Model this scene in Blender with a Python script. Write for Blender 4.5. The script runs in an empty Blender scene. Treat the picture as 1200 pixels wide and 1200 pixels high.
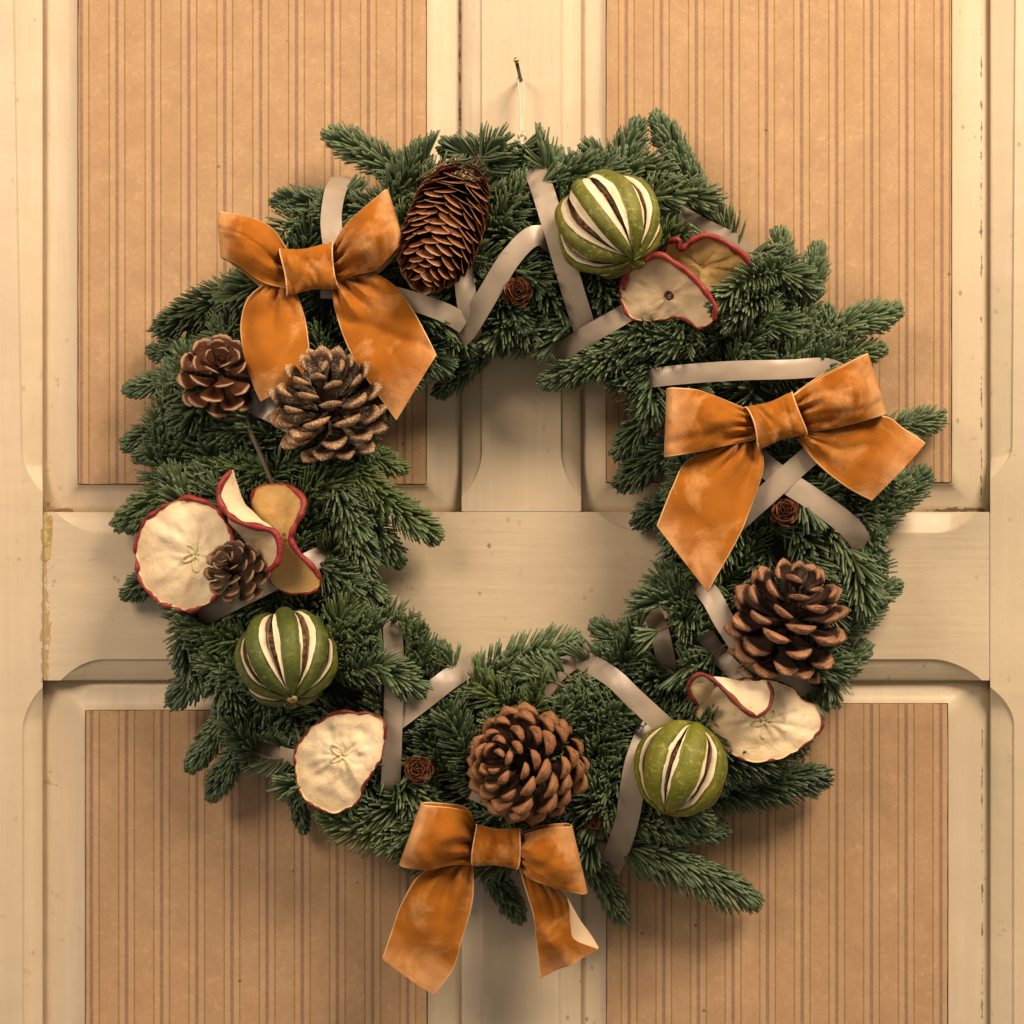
import bpy, math, random
import numpy as np
from mathutils import Vector, Matrix, noise as mnoise

random.seed(7); rng = np.random.default_rng(7)
S = 0.0006            # metres per unit; the place is measured in 0.6 mm units from the door face
D = 1917.0            # camera distance in those units
sc = bpy.context.scene
COL = sc.collection

# ------------------------------------------------------------------ camera, world, lamps
cam_d = bpy.data.cameras.new('camera'); cam = bpy.data.objects.new('camera', cam_d); COL.objects.link(cam)
cam.location = (0, -D*S, 0); cam.rotation_euler = (math.pi/2, 0, 0)
cam_d.sensor_width = 36; cam_d.sensor_fit = 'HORIZONTAL'
cam_d.lens = 18.0/(600.0/D); cam_d.clip_start = 0.01; cam_d.clip_end = 50
sc.camera = cam
w = bpy.data.worlds.new('World'); sc.world = w; w.use_nodes = True
w.node_tree.nodes['Background'].inputs[0].default_value = (1.0, 0.82, 0.62, 1)
w.node_tree.nodes['Background'].inputs[1].default_value = 0.27
def area(name, loc, target, size, power, color):
    l = bpy.data.lights.new(name, 'AREA'); l.shape = 'DISK'; l.size = size; l.energy = power; l.color = color
    o = bpy.data.objects.new(name, l); COL.objects.link(o); o.location = loc
    o.rotation_euler = (Vector(target)-Vector(loc)).to_track_quat('-Z', 'Y').to_euler()
area('room_lamp_right', (0.85, -1.10, 1.30), (0.03, 0, -0.02), 0.80, 55, (1.0, 0.765, 0.535))
area('room_lamp_left', (-0.90, -1.15, 0.80), (0, 0, -0.05), 0.65, 18, (1.0, 0.75, 0.53))
area('window_left', (-1.6, -0.45, 0.0), (-0.2, 0, -0.05), 0.5, 1.6, (0.45, 0.6, 1.0))
sc.view_settings.view_transform = 'Standard'; sc.view_settings.look = 'None'
sc.view_settings.exposure = -0.08; sc.view_settings.gamma = 1.0

# ------------------------------------------------------------------ helpers
def P(px, py, h):
    k = (D-h)/D
    return np.array([(px-600)*k, (600-py)*k, h], float)
def PL(l): return np.array([P(*p) for p in l])
def W(a):
    a = np.asarray(a, float)
    return np.stack([a[..., 0]*S, -a[..., 2]*S, a[..., 1]*S], -1)
def spline(pts, n, closed=False):
    pts = np.asarray(pts, float)
    m = len(pts)
    if m == 2 and not closed:
        t = np.linspace(0, 1, n)[:, None]; return pts[0]*(1-t)+pts[1]*t
    if closed: idx = lambda i: pts[i % m]; L = m
    else:
        ext = np.vstack([2*pts[0]-pts[1], pts, 2*pts[-1]-pts[-2]]); idx = lambda i: ext[i+1]; L = m-1
    dense = []
    for i in range(L):
        p0, p1, p2, p3 = idx(i-1), idx(i), idx(i+1), idx(i+2)
        for s in np.linspace(0, 1, 12, endpoint=False):
            dense.append(0.5*((2*p1)+(-p0+p2)*s+(2*p0-5*p1+4*p2-p3)*s*s+(-p0+3*p1-3*p2+p3)*s**3))
    dense.append(idx(L) if not closed else idx(0))
    dense = np.array(dense); d = np.r_[0, np.cumsum(np.linalg.norm(np.diff(dense, axis=0), axis=1))]
    t = np.linspace(0, d[-1], n, endpoint=not closed)
    return np.stack([np.interp(t, d, dense[:, c]) for c in range(3)], 1)
def norm(v): return v/np.maximum(np.linalg.norm(v, axis=-1, keepdims=True), 1e-9)

def mesh(name, verts, faces, mat, parent=None, smooth=True, origin=None, world=True, attr=None):
    """verts in place units (or local metres if world=False); quads/tris as lists or an (n,4) array"""
    v = W(verts) if world else np.asarray(verts, float)
    if origin is not None: v = v-np.asarray(origin)
    me = bpy.data.meshes.new(name)
    faces = np.asarray(faces) if not isinstance(faces, list) else faces
    if isinstance(faces, np.ndarray):
        nf, k = faces.shape
        me.vertices.add(len(v)); me.vertices.foreach_set('co', v.astype(np.float32).ravel())
        me.loops.add(nf*k); me.loops.foreach_set('vertex_index', faces.astype(np.int32).ravel())
        me.polygons.add(nf); me.polygons.foreach_set('loop_start', np.arange(nf, dtype=np.int32)*k)
        me.polygons.foreach_set('loop_total', np.full(nf, k, np.int32))
        me.update(calc_edges=True)
    else:
        me.from_pydata([tuple(x) for x in v], [], faces)
    me.polygons.foreach_set('use_smooth', np.full(len(me.polygons), smooth))
    if attr is not None:
        a = me.attributes.new('tone', 'FLOAT', 'POINT'); a.data.foreach_set('value', np.asarray(attr, np.float32))
    me.materials.append(mat); me.update()
    return obj(name, me, parent)
def obj(name, me, parent=None):
    o = bpy.data.objects.new(name, me); COL.objects.link(o)
    if parent is not None: o.parent = parent
    return o
def thing(name, label, cat, at, group=None):
    o = bpy.data.objects.new(name, None); COL.objects.link(o); o.empty_display_size = 0.01
    o.location = tuple(at); o['label'] = label; o['category'] = cat
    if group: o['group'] = group
    return o
def gridfaces(n, m, cu=False, cv=False):
    i, j = np.meshgrid(np.arange(n if cu else n-1), np.arange(m if cv else m-1), indexing='ij')
    i, j = i.ravel(), j.ravel(); i2, j2 = (i+1) % n, (j+1) % m
    return np.stack([i*m+j, i*m+j2, i2*m+j2, i2*m+j], 1)
def frames(path):
    T = norm(np.gradient(path, axis=0)); Z = np.array([0, 0, 1.0])
    N = Z-(T@Z)[:, None]*T; bad = np.linalg.norm(N, axis=1) < 0.15
    N[bad] = np.cross(T[bad], [1, 0, 0]); N = norm(N); return T, N, norm(np.cross(T, N))
def tube(path, r, k=8, flat=1.0, closed=False, rot=0.0):
    path = np.asarray(path, float); n = len(path); r = np.broadcast_to(r, (n,))
    T, N, B = frames(path)
    a = np.linspace(0, 2*np.pi, k, endpoint=False)+rot
    v = path[:, None]+r[:, None, None]*(np.cos(a)[None, :, None]*N[:, None]*flat+np.sin(a)[None, :, None]*B[:, None])
    f = gridfaces(n, k, closed, True); v = v.reshape(-1, 3)
    if not closed:
        v = np.vstack([v, path[:1], path[-1:]]); c0, c1 = n*k, n*k+1
        j = np.arange(k); j2 = (j+1) % k
        cap = np.vstack([np.stack([np.full(k, c0), j2, j, j], 1), np.stack([np.full(k, c1), (n-1)*k+j, (n-1)*k+j2, (n-1)*k+j2], 1)])
        return v, [list(map(int, q)) for q in f]+[[int(q[0]), int(q[1]), int(q[2])] for q in cap]
    return v, [list(map(int, q)) for q in f]
def merge(parts):
    vs, fs, o = [], [], 0
    for v, f in parts:
        vs.append(v); fs += [[int(i)+o for i in q] for q in f]; o += len(v)
    return np.vstack(vs), fs
def nz(p, s, seed=0.0): return mnoise.noise(Vector((float(p[0])*s+seed, float(p[1])*s+seed*1.7, float(p[2])*s-seed)))

# ------------------------------------------------------------------ materials
class N_:
    def __init__(s, name, rough=0.6, **kw):
        s.m = bpy.data.materials.new(name); s.m.use_nodes = True; s.t = s.m.node_tree
        s.b = s.t.nodes['Principled BSDF']; s.b.inputs['Roughness'].default_value = rough
        for k, v in kw.items(): s.b.inputs[k.replace('_', ' ')].default_value = v
        s.co = s.t.nodes.new('ShaderNodeTexCoord').outputs['Object']
    def n(s, typ, **kw):
        x = s.t.nodes.new(typ)
        for k, v in kw.items(): setattr(x, k, v)
        return x
    def link(s, a, b): s.t.links.new(a, b)
    def put(s, sock, v):
        if isinstance(v, bpy.types.NodeSocket): s.link(v, sock)
        else: sock.default_value = v
    def math(s, op, a, b=0.0, c=0.0, clamp=False):
        x = s.n('ShaderNodeMath', operation=op, use_clamp=clamp)
        s.put(x.inputs[0], a); s.put(x.inputs[1], b); s.put(x.inputs[2], c); return x.outputs[0]
    def mapping(s, scale=(1, 1, 1), loc=(0, 0, 0), src=None):
        x = s.n('ShaderNodeMapping'); s.link(src or s.co, x.inputs[0]); x.inputs['Scale'].default_value = scale; x.inputs['Location'].default_value = loc
        return x.outputs[0]
    def noise(s, scale, detail=4, rough=0.55, vec=None, dist=0.0):
        x = s.n('ShaderNodeTexNoise'); s.link(vec or s.co, x.inputs['Vector'])
        x.inputs['Scale'].default_value = scale; x.inputs['Detail'].default_value = detail
        x.inputs['Roughness'].default_value = rough; x.inputs['Distortion'].default_value = dist; return x.outputs[0]
    def voro(s, scale, vec=None, feature='F1'):
        x = s.n('ShaderNodeTexVoronoi', feature=feature); s.link(vec or s.co, x.inputs['Vector']); x.inputs['Scale'].default_value = scale
        return x.outputs[0]
    def ramp(s, v, lo, hi, a=0.0, b=1.0):
        x = s.n('ShaderNodeMapRange'); s.put(x.inputs[0], v); x.inputs[1].default_value = lo; x.inputs[2].default_value = hi
        x.inputs[3].default_value = a; x.inputs[4].default_value = b; return x.outputs[0]
    def mix(s, f, a, b, mode='MIX'):
        x = s.n('ShaderNodeMix', data_type='RGBA', blend_type=mode); s.put(x.inputs[0], f)
        for sock, v in ((x.inputs[6], a), (x.inputs[7], b)):
            s.put(sock, v if isinstance(v, bpy.types.NodeSocket) else (*v, 1))
        return x.outputs[2]
    def attr(s, name='tone'):
        x = s.n('ShaderNodeAttribute', attribute_name=name); return x.outputs['Fac']
    def xyz(s):
        x = s.n('ShaderNodeSeparateXYZ'); s.link(s.co, x.inputs[0]); return x.outputs
    def rnd(s): return s.n('ShaderNodeObjectInfo').outputs['Random']
    def done(s, col, bumps=(), rough=None, spec=None):
        s.put(s.b.inputs['Base Color'], col if isinstance(col, bpy.types.NodeSocket) else (*col, 1))
        if rough is not None: s.put(s.b.inputs['Roughness'], rough)
        prev = None
        for hgt, strength, dist in bumps:
            b = s.n('ShaderNodeBump'); b.inputs['Strength'].default_value = strength; b.inputs['Distance'].default_value = dist
            s.link(hgt, b.inputs['Height'])
            if prev is not None: s.link(prev, b.inputs['Normal'])
            prev = b.outputs[0]
        if prev is not None: s.link(prev, s.b.inputs['Normal'])
        return s.m

PAINT = (0.60, 0.505, 0.375)
def paint_mat(name, grain, lines=()):
    """aged cream gloss paint; grain = mapping scale along the brush direction; lines = grimy joints (axis, position, from, to, width)"""
    q = N_(name, 0.42); q.b.inputs['Specular IOR Level'].default_value = 0.45
    brush = q.noise(1.0, 3, 0.6, q.mapping(grain))
    big = q.noise(7.0, 5, 0.6)
    c = q.mix(q.ramp(big, 0.35, 0.7), PAINT, (0.57, 0.465, 0.325))
    c = q.mix(q.math('MULTIPLY', q.ramp(brush, 0.45, 0.75), 0.35), c, (0.71, 0.60, 0.45))
    c = q.mix(q.ramp(q.noise(4.5, 4, 0.6, dist=0.5), 0.48, 0.72, 0, 0.75), c, (0.50, 0.435, 0.315))
    # faint brown freckles and chips
    sp = q.voro(95.0, q.mapping((1, 1, 0.7)))
    gate = q.ramp(q.noise(14.0, 3), 0.52, 0.66)
    chip = q.math('MULTIPLY', q.ramp(sp, 0.16, 0.09), gate, clamp=True)
    c = q.mix(q.math('MULTIPLY', chip, 0.75), c, (0.20, 0.125, 0.06))
    sc2 = q.math('MULTIPLY', q.ramp(q.noise(110.0, 4, 0.65), 0.63, 0.72), q.ramp(q.noise(9.0, 2), 0.42, 0.6))
    c = q.mix(q.math('MULTIPLY', sc2, 0.6), c, (0.30, 0.20, 0.10))
    X, Y, Z = q.xyz()
    for ax, pos, lo, hi, wd, colr, thr in lines:
        a, b = (X, Z) if ax == 'x' else (Z, X)
        d = q.math('ABSOLUTE', q.math('SUBTRACT', a, pos))
        nn = q.noise(160.0, 5, 0.75, q.mapping((1, 1, 0.45) if ax == 'x' else (0.45, 1, 1), (pos, 0, 0)))
        wv = q.math('MULTIPLY', q.ramp(nn, thr, 0.75, 0.0, 1.0), wd)
        m = q.math('LESS_THAN', d, wv)
        rng_ = q.math('MULTIPLY', q.math('GREATER_THAN', b, lo), q.math('LESS_THAN', b, hi))
        c = q.mix(q.math('MULTIPLY', q.math('MULTIPLY', m, rng_), 0.8), c, colr)
    return q.done(c, [(brush, 0.40, 0.0008), (q.noise(26.0, 4), 0.40, 0.0020), (q.math('SUBTRACT', 1.0, chip), 0.4, 0.0006)],
                  rough=q.ramp(big, 0.3, 0.7, 0.36, 0.55))
u = lambda px: (px-600)*S
vz = lambda py: (600-py)*S
GR, BR, OC = (0.10, 0.065, 0.035), (0.22, 0.14, 0.07), (0.38, 0.24, 0.075)
M_vert = paint_mat('cream_paint_upright', (160, 160, 9), [
    ('x', u(1156), vz(620), vz(-300), 0.0013, BR, 0.50), ('x', u(1158), vz(1500), vz(800), 0.0013, BR, 0.50),
    ('x', u(51), vz(800), vz(620), 0.0045, OC, 0.35), ('x', u(538), vz(200), vz(-300), 0.0016, BR, 0.45)])
M_horiz = paint_mat('cream_paint_rail', (9, 160, 160), [
    ('x', u(52), vz(800), vz(600), 0.0075, OC, 0.40), ('z', vz(598), u(50), u(1160), 0.0010, BR, 0.42)])
M_panel = paint_mat('cream_paint_panel', (150, 150, 12), [
    ('x', u(1156), vz(620), vz(-300), 0.0020, GR, 0.50), ('z', vz(598), u(1090), u(1160), 0.0040, GR, 0.42), ('z', vz(598), u(52), u(80), 0.0035, BR, 0.42),
    ('x', u(538), vz(260), vz(-300), 0.0024, GR, 0.47), ('x', u(1157), vz(1500), vz(850), 0.0020, GR, 0.50)])
q = N_('filler_stain', 0.6); M_fill = q.done(q.mix(q.ramp(q.noise(220), 0.4, 0.6), (0.55, 0.40, 0.13), (0.35, 0.25, 0.09)), [(q.noise(260), 0.5, 0.0004)])

def paper_mat(name, x0, period):
    q = N_(name, 0.8); q.b.inputs['Specular IOR Level'].default_value = 0.25
    X, Y, Z = q.xyz()
    wob = q.math('MULTIPLY', q.math('SUBTRACT', q.noise(3.0, 1, 0.5), 0.5), 0.0010)
    xx = q.math('ADD', q.math('SUBTRACT', X, u(x0)), wob)
    per = period*S
    f = q.math('WRAP', xx, per/2, -per/2)          # distance to nearest broad stripe
    d = q.math('ABSOLUTE', f)
    weave = q.math('MULTIPLY', q.math('SINE', q.math('MULTIPLY', X, 2*math.pi/0.00125)), q.math('SINE', q.math('MULTIPLY', Z, 2*math.pi/0.0015)))
    mott = q.noise(60.0, 5, 0.65); fine = q.noise(420.0, 2, 0.6)
    c = q.mix(q.ramp(mott, 0.35, 0.68), (0.43, 0.285, 0.170), (0.52, 0.355, 0.215))
    c = q.mix(q.ramp(q.noise(150.0, 4, 0.7), 0.56, 0.7, 0, 0.5), c, (0.66, 0.45, 0.26))
    c = q.mix(q.ramp(q.noise(18.0, 3), 0.5, 0.7, 0, 0.35), c, (0.44, 0.27, 0.135))
    c = q.mix(q.ramp(fine, 0.35, 0.65, 0, 0.4), c, (0.40, 0.24, 0.125))
    c = q.mix(q.ramp(weave, -1, 1, 0, 0.10), c, (0.34, 0.18, 0.08))
    band = q.math('LESS_THAN', d, 8.6*S)
    c = q.mix(q.math('MULTIPLY', band, 0.22), c, (0.58, 0.41, 0.23))
    fu = q.ramp(fine, 0.2, 0.8, 0.55, 1.0)
    c = q.mix(q.math('MULTIPLY', q.ramp(d, 2.6*S, 1.7*S), q.math('MULTIPLY', fu, 0.92), clamp=True), c, (0.235, 0.135, 0.105))
    for s_ in (1, -1):
        dd = q.math('ABSOLUTE', q.math('SUBTRACT', f, s_*9.2*S))
        c = q.mix(q.math('MULTIPLY', q.ramp(dd, 1.1*S, 0.45*S), q.math('MULTIPLY', fu, 0.85), clamp=True), c, (0.20, 0.115, 0.035))
    spk = q.math('MULTIPLY', q.ramp(q.voro(30.0), 0.045, 0.03), 0.7, clamp=True)
    c = q.mix(spk, c, (0.12, 0.07, 0.03))
    return q.done(c, [(weave, 0.3, 0.0004), (fine, 0.5, 0.0004), (q.noise(25.0, 3), 0.25, 0.002)])
M_pUL = paper_mat('striped_paper_a', 92.6, 42.3); M_pUR = paper_mat('striped_paper_b', 1106, 41.25)
M_pLL = paper_mat('striped_paper_c', 105, 41.4); M_pLR = paper_mat('striped_paper_d', 1105, 40.8)

q = N_('fir_needle', 0.42); q.b.inputs['Specular IOR Level'].default_value = 0.5
t_ = q.attr(); r_ = q.rnd()
c = q.mix(t_, (0.030, 0.056, 0.024), (0.165, 0.235, 0.115))
c = q.mix(q.ramp(r_, 0.0, 1.0, 0.0, 0.5), c, (0.075, 0.120, 0.062))
c = q.mix(q.ramp(r_, 0.9, 0.95, 0, 0.35), c, (0.15, 0.22, 0.05))
M_needle = q.done(c, [(q.noise(300.0, 2), 0.2, 0.0003)])
M_needle.node_tree.nodes['Principled BSDF'].inputs['Subsurface Weight'].default_value = 0.0
q = N_('fir_twig', 0.8); M_twig = q.done(q.mix(q.noise(300), (0.10, 0.075, 0.035), (0.20, 0.15, 0.08)), [(q.noise(400), 0.5, 0.0004)])
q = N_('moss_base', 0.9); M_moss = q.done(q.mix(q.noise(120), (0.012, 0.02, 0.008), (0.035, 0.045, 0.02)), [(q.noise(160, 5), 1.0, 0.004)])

q = N_('orange_velvet', 0.85); q.b.inputs['Specular IOR Level'].default_value = 0.12
q.b.inputs['Sheen Weight'].default_value = 0.75; q.b.inputs['Sheen Roughness'].default_value = 0.30; q.b.inputs['Sheen Tint'].default_value = (1.0, 0.62, 0.30, 1)
nap = q.noise(38.0, 4, 0.62, dist=0.6); nap2 = q.noise(14.0, 3, 0.5, dist=0.8); fib = q.noise(1300.0, 2, 0.7)
c = q.mix(q.ramp(nap2, 0.36, 0.64), (0.27, 0.080, 0.006), (0.42, 0.150, 0.018))
c = q.mix(q.ramp(nap, 0.50, 0.68, 0, 0.7), c, (0.64, 0.34, 0.13))  # pale sheen patches of the nap, painted into the base colour
c = q.mix(q.math('MULTIPLY', q.ramp(q.attr(), 0.2, 1.0), q.ramp(nap, 0.3, 0.55), clamp=True), c, (0.60, 0.33, 0.15))  # highlights painted in towards loop ends and tail tips
c = q.mix(q.ramp(fib, 0.4, 0.65, 0, 0.25), c, (0.36, 0.12, 0.014))
M_velvet = q.done(c, [(nap, 0.25, 0.0012), (fib, 0.8, 0.0005)])
q = N_('velvet_selvage', 0.6); M_selv = q.done(q.mix(q.noise(500), (0.62, 0.36, 0.16), (0.78, 0.55, 0.31)), [(q.noise(900), 0.4, 0.0003)])
q = N_('velvet_back', 0.5); M_vback = q.done(q.mix(q.noise(60), (0.56, 0.42, 0.27), (0.66, 0.50, 0.34)))

q = N_('satin_ribbon', 0.38); q.b.inputs['Specular IOR Level'].default_value = 0.9; pass
q.b.inputs['Anisotropic'].default_value = 0.3
wv = q.noise(1.0, 2, 0.5, q.mapping((900, 900, 900)))
c = q.mix(q.ramp(q.noise(22.0, 3), 0.35, 0.65), (0.31, 0.25, 0.195), (0.39, 0.325, 0.26))
M_satin = q.done(c, [(q.noise(30.0, 2), 0.2, 0.001), (wv, 0.15, 0.0002)], rough=q.ramp(q.noise(40.0, 3), 0.3, 0.7, 0.30, 0.42))

q = N_('stem_brown', 0.6); M_stem = q.done((0.13, 0.10, 0.07))
def cone_mat(name, dark, tip, extra=None, rough=0.62, frost=0.0):
    q = N_(name, rough); t = q.attr(); r = q.rnd()
    grain = q.noise(1.0, 4, 0.65, q.mapping((160, 900, 600)))
    X, Y, Z = q.xyz()
    # growth bands running round the scale tip
    rad = q.math('SQRT', q.math('ADD', q.math('MULTIPLY', X, X), q.math('MULTIPLY', q.math('MULTIPLY', Y, Y), 0.7)))
    band = q.math('SINE', q.math('ADD', q.math('MULTIPLY', rad, 2*math.pi/0.0021), q.math('MULTIPLY', q.noise(240.0, 3), 7.0)))
    c = q.mix(q.ramp(q.math('ADD', t, q.math('MULTIPLY', q.math('SUBTRACT', grain, 0.5), 0.7)), 0.30, 0.95), dark, tip)
    c = q.mix(q.ramp(r, 0, 1, 0, 0.5), c, (dark[0]*1.6, dark[1]*1.5, dark[2]*1.4))
    c = q.mix(q.math('MULTIPLY', q.ramp(band, 0.1, 0.9), 0.38, clamp=True), c, (dark[0]*2.0, dark[1]*1.7, dark[2]*1.5))
    c = q.mix(q.ramp(q.noise(330.0, 3, 0.7), 0.55, 0.75, 0, 0.6), c, dark)
    if extra: c = q.mix(q.math('MULTIPLY', q.ramp(t, 0.88, 1.0), 0.8), c, extra)
    if frost:
        fr = q.ramp(q.math('ADD', q.noise(700.0, 4, 0.75), q.math('MULTIPLY', q.noise(110.0, 2), 0.25)), 0.66, 0.74)
        c = q.mix(q.math('MULTIPLY', fr, frost), c, (0.80, 0.72, 0.60))
    return q.done(c, [(grain, 0.5, 0.0006), (band, 0.15, 0.0003), (q.noise(260.0, 3), 0.6, 0.0010)])
M_coneB = cone_mat('frosted_cone', (0.048, 0.024, 0.011), (0.40, 0.205, 0.080), None, 0.5, 0.4)
M_coneC = cone_mat('tan_cone', (0.055, 0.024, 0.011), (0.37, 0.18, 0.08), (0.27, 0.115, 0.045))
M_coneD = cone_mat('brown_cone', (0.028, 0.013, 0.008), (0.42, 0.20, 0.095), None)
M_coneA = cone_mat('red_cone', (0.062, 0.022, 0.010), (0.095, 0.034, 0.015), (0.40, 0.24, 0.14), 0.45)
M_coneE = cone_mat('umber_cone', (0.04, 0.021, 0.011), (0.14, 0.072, 0.033), (0.26, 0.15, 0.075))
M_spruce = cone_mat('spruce_cone', (0.10, 0.033, 0.014), (0.46, 0.235, 0.115), (0.50, 0.27, 0.14), 0.5)
M_rose = cone_mat('rosette_cone', (0.09, 0.03, 0.014), (0.24, 0.085, 0.035), (0.36, 0.16, 0.075), 0.5)
q = N_('cone_core', 0.8); q.b.inputs['Specular IOR Level'].default_value = 0.05; M_core = q.done((0.014, 0.008, 0.005))

def peel_mat(name, a, b, spk):
    q = N_(name, 0.55); q.b.inputs['Specular IOR Level'].default_value = 0.35
    pores = q.voro(520.0); big = q.noise(40.0, 4)
    c = q.mix(q.ramp(big, 0.35, 0.65), a, b)
    c = q.mix(q.math('MULTIPLY', q.ramp(q.noise(230.0, 4, 0.7), 0.54, 0.68), 0.6), c, spk)
    c = q.mix(q.ramp(pores, 0.32, 0.15, 0, 0.25), c, (a[0]*0.5, a[1]*0.5, a[2]*0.5))
    return q.done(c, [(pores, 0.5, 0.0004), (big, 0.5, 0.002), (q.noise(90.0, 3), 0.4, 0.0009)])
M_peel1 = peel_mat('lime_peel_olive', (0.085, 0.095, 0.010), (0.165, 0.17, 0.026), (0.38, 0.36, 0.11))
M_peel2 = peel_mat('lime_peel_deep', (0.045, 0.065, 0.010), (0.095, 0.115, 0.018), (0.20, 0.20, 0.05))
M_peel3 = peel_mat('lime_peel_bright', (0.10, 0.115, 0.009), (0.175, 0.18, 0.020), (0.42, 0.38, 0.09))
q = N_('citrus_pith', 0.8); M_pith = q.done(q.mix(q.ramp(q.noise(90.0, 4), 0.45, 0.75), (0.78, 0.68, 0.49), (0.62, 0.48, 0.30)), [(q.noise(150.0, 4), 0.6, 0.0012)])
q = N_('citrus_pulp', 0.7); M_pulp = q.done(q.mix(q.ramp(q.noise(1.0, 4, 0.6, q.mapping((200, 200, 500))), 0.45, 0.6), (0.06, 0.025, 0.010), (0.32, 0.16, 0.06)), [(q.noise(250.0, 4), 1.0, 0.002)])
q = N_('stem_scar', 0.7); M_scar = q.done((0.42, 0.33, 0.13))

def flesh_mat(name, a, b, spots):
    q = N_(name, 0.62); q.b.inputs['Specular IOR Level'].default_value = 0.35
    q.b.inputs['Subsurface Weight'].default_value = 0.12; q.b.inputs['Subsurface Radius'].default_value = (0.004, 0.002, 0.001); q.b.inputs['Subsurface Scale'].default_value = 1.0
    n1 = q.noise(24.0, 5, 0.6, dist=0.6); n2 = q.noise(75.0, 4, 0.6, dist=0.8)
    c = q.mix(q.ramp(n1, 0.35, 0.68), a, b)
    c = q.mix(q.math('MULTIPLY', q.ramp(q.attr(), 0.78, 1.0), 0.5), c, (b[0]*0.95, b[1]*0.8, b[2]*0.6))
    c = q.mix(q.ramp(q.noise(130.0, 3), 0.66, 0.74, 0, 0.55), c, spots)
    return q.done(c, [(n2, 0.5, 0.0022), (n1, 0.4, 0.003), (q.noise(420.0, 3), 0.25, 0.0004)])
M_flesh = flesh_mat('apple_flesh_cream', (0.84, 0.72, 0.52), (0.74, 0.58, 0.36), (0.46, 0.28, 0.11))
M_flesh2 = flesh_mat('apple_flesh_tan', (0.58, 0.37, 0.13), (0.68, 0.48, 0.21), (0.30, 0.15, 0.05))
M_flesh3 = flesh_mat('apple_flesh_pale_brown', (0.60, 0.45, 0.27), (0.68, 0.53, 0.34), (0.30, 0.17, 0.08))
q = N_('apple_skin', 0.55); M_skin = q.done(q.mix(q.ramp(q.noise(90.0, 5, 0.7), 0.4, 0.72), (0.19, 0.008, 0.014), (0.33, 0.045, 0.03)), [(q.noise(120.0, 4), 0.8, 0.002)])
q = N_('apple_skin_deep', 0.55); M_skin2 = q.done(q.mix(q.ramp(q.noise(70.0, 5, 0.7), 0.45, 0.75), (0.13, 0.008, 0.012), (0.30, 0.09, 0.03)), [(q.noise(120.0, 4), 0.8, 0.002)])
q = N_('apple_core', 0.6); M_acore = q.done(q.mix(q.noise(200.0), (0.55, 0.48, 0.24), (0.76, 0.65, 0.42)), [(q.noise(250.0), 0.5, 0.001)])
q = N_('dark_hole', 0.8); M_hole = q.done((0.05, 0.02, 0.01))
q = N_('nail_steel', 0.5); M_nail = q.done((0.035, 0.015, 0.012))
q = N_('brass_head', 0.3, Metallic=1.0); M_brass = q.done((0.55, 0.38, 0.14))
q = N_('white_cord', 0.5); M_cord = q.done(q.mix(q.noise(400), (0.52, 0.43, 0.33), (0.72, 0.63, 0.50)), [(q.noise(700), 0.4, 0.0004)])
q = N_('dry_fibre', 0.7); M_fibre = q.done((0.20, 0.075, 0.03))

# ------------------------------------------------------------------ the door
door = thing('panelled_door', 'old cream painted panelled door with four striped paper panels behind the wreath', 'door', (0, 0, 0))
CH = 13.0   # chamfer depth
def member(name, axis, l0, l1, e0, e1, c0, c1, mat, extra=()):
    """one framing timber with stopped chamfers. axis 'v': length runs along py, cross along px; 'h' the other way"""
    ls = sorted(set([l0, l1]+list(np.arange(max(l0, -40), min(l1, 1240), 8.0))+[x for e in extra for x in np.linspace(e-45, e+45, 46) if l0 <= x <= l1]))
    rows = []
    prof = [(1.0, 1.0), (0.97, 0.92), (0.88, 0.80), (0.6, 0.58), (0.3, 0.36), (0.12, 0.26), (0.06, 0.20), (0.02, 0.05), (0.0, 0.0)]
    for l in ls:
        a, b = c0(l), c1(l); row = []
        row.append((e0, -30))
        for f, g in prof: row.append((e0+a*(1-f), -1.0-CH*g*min(1, a/22.0)+ (1.0 if f < .5 else 0)))
        for f in np.linspace(0.08, 0.92, 8): row.append((e0+a+(e1-b-e0-a)*f, 0.0))
        for f, g in prof[::-1]: row.append((e1-b*(1-f), -1.0-CH*g*min(1, b/22.0)+(1.0 if f < .5 else 0)))
        row.append((e1, -30))
        rr = []
        for x, h in row:
            wob = 0.7*nz((x, l, 0), 0.015, 3.1)+0.35*nz((x, l, 0), 0.06, 8.1)
            hh = h+(wob if h > -29 else 0)
            rr.append(P(x, l, hh) if axis == 'v' else P(l, x, hh))
        rows.append(rr)
    a = np.array(rows); n, m = a.shape[:2]
    f = gridfaces(n, m) if axis == 'v' else gridfaces(n, m)[:, ::-1]
    o = mesh(name, a.reshape(-1, 3), f[:, ::-1], mat, door); o.data.set_sharp_from_angle(angle=math.radians(38)); return o
def stop(l, a, b, cmax, s=1):
    """chamfer width growing from 0 at a to cmax at b along a quarter curve"""
    t = (l-a)/(b-a); t = min(1, max(0, t)); return cmax*math.sin(t*math.pi/2)**0.8
zero = lambda l: 0.0
def ls_c(l): return stop(l, 576, 528, 25+max(0, 560-l)/560*10) if l < 700 else stop(l, 806, 858, 24)
def rs_c(l): return stop(l, 560, 520, 26+max(0, 540-l)/540*4) if l < 700 else stop(l, 806, 850, 28)
member('stile', 'v', -700, 1900, -260, 50, zero, ls_c, M_vert, (560, 830))
member('stile', 'v', -700, 1900, 1160.5, 1460, rs_c, zero, M_vert, (545, 830))
def mu_c(l): return stop(l, 582, 528, 24)
def ml_c(l): return stop(l, 812, 866, 25)
member('muntin', 'v', -700, 599, 541, 681, mu_c, mu_c, M_vert, (555,))
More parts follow.
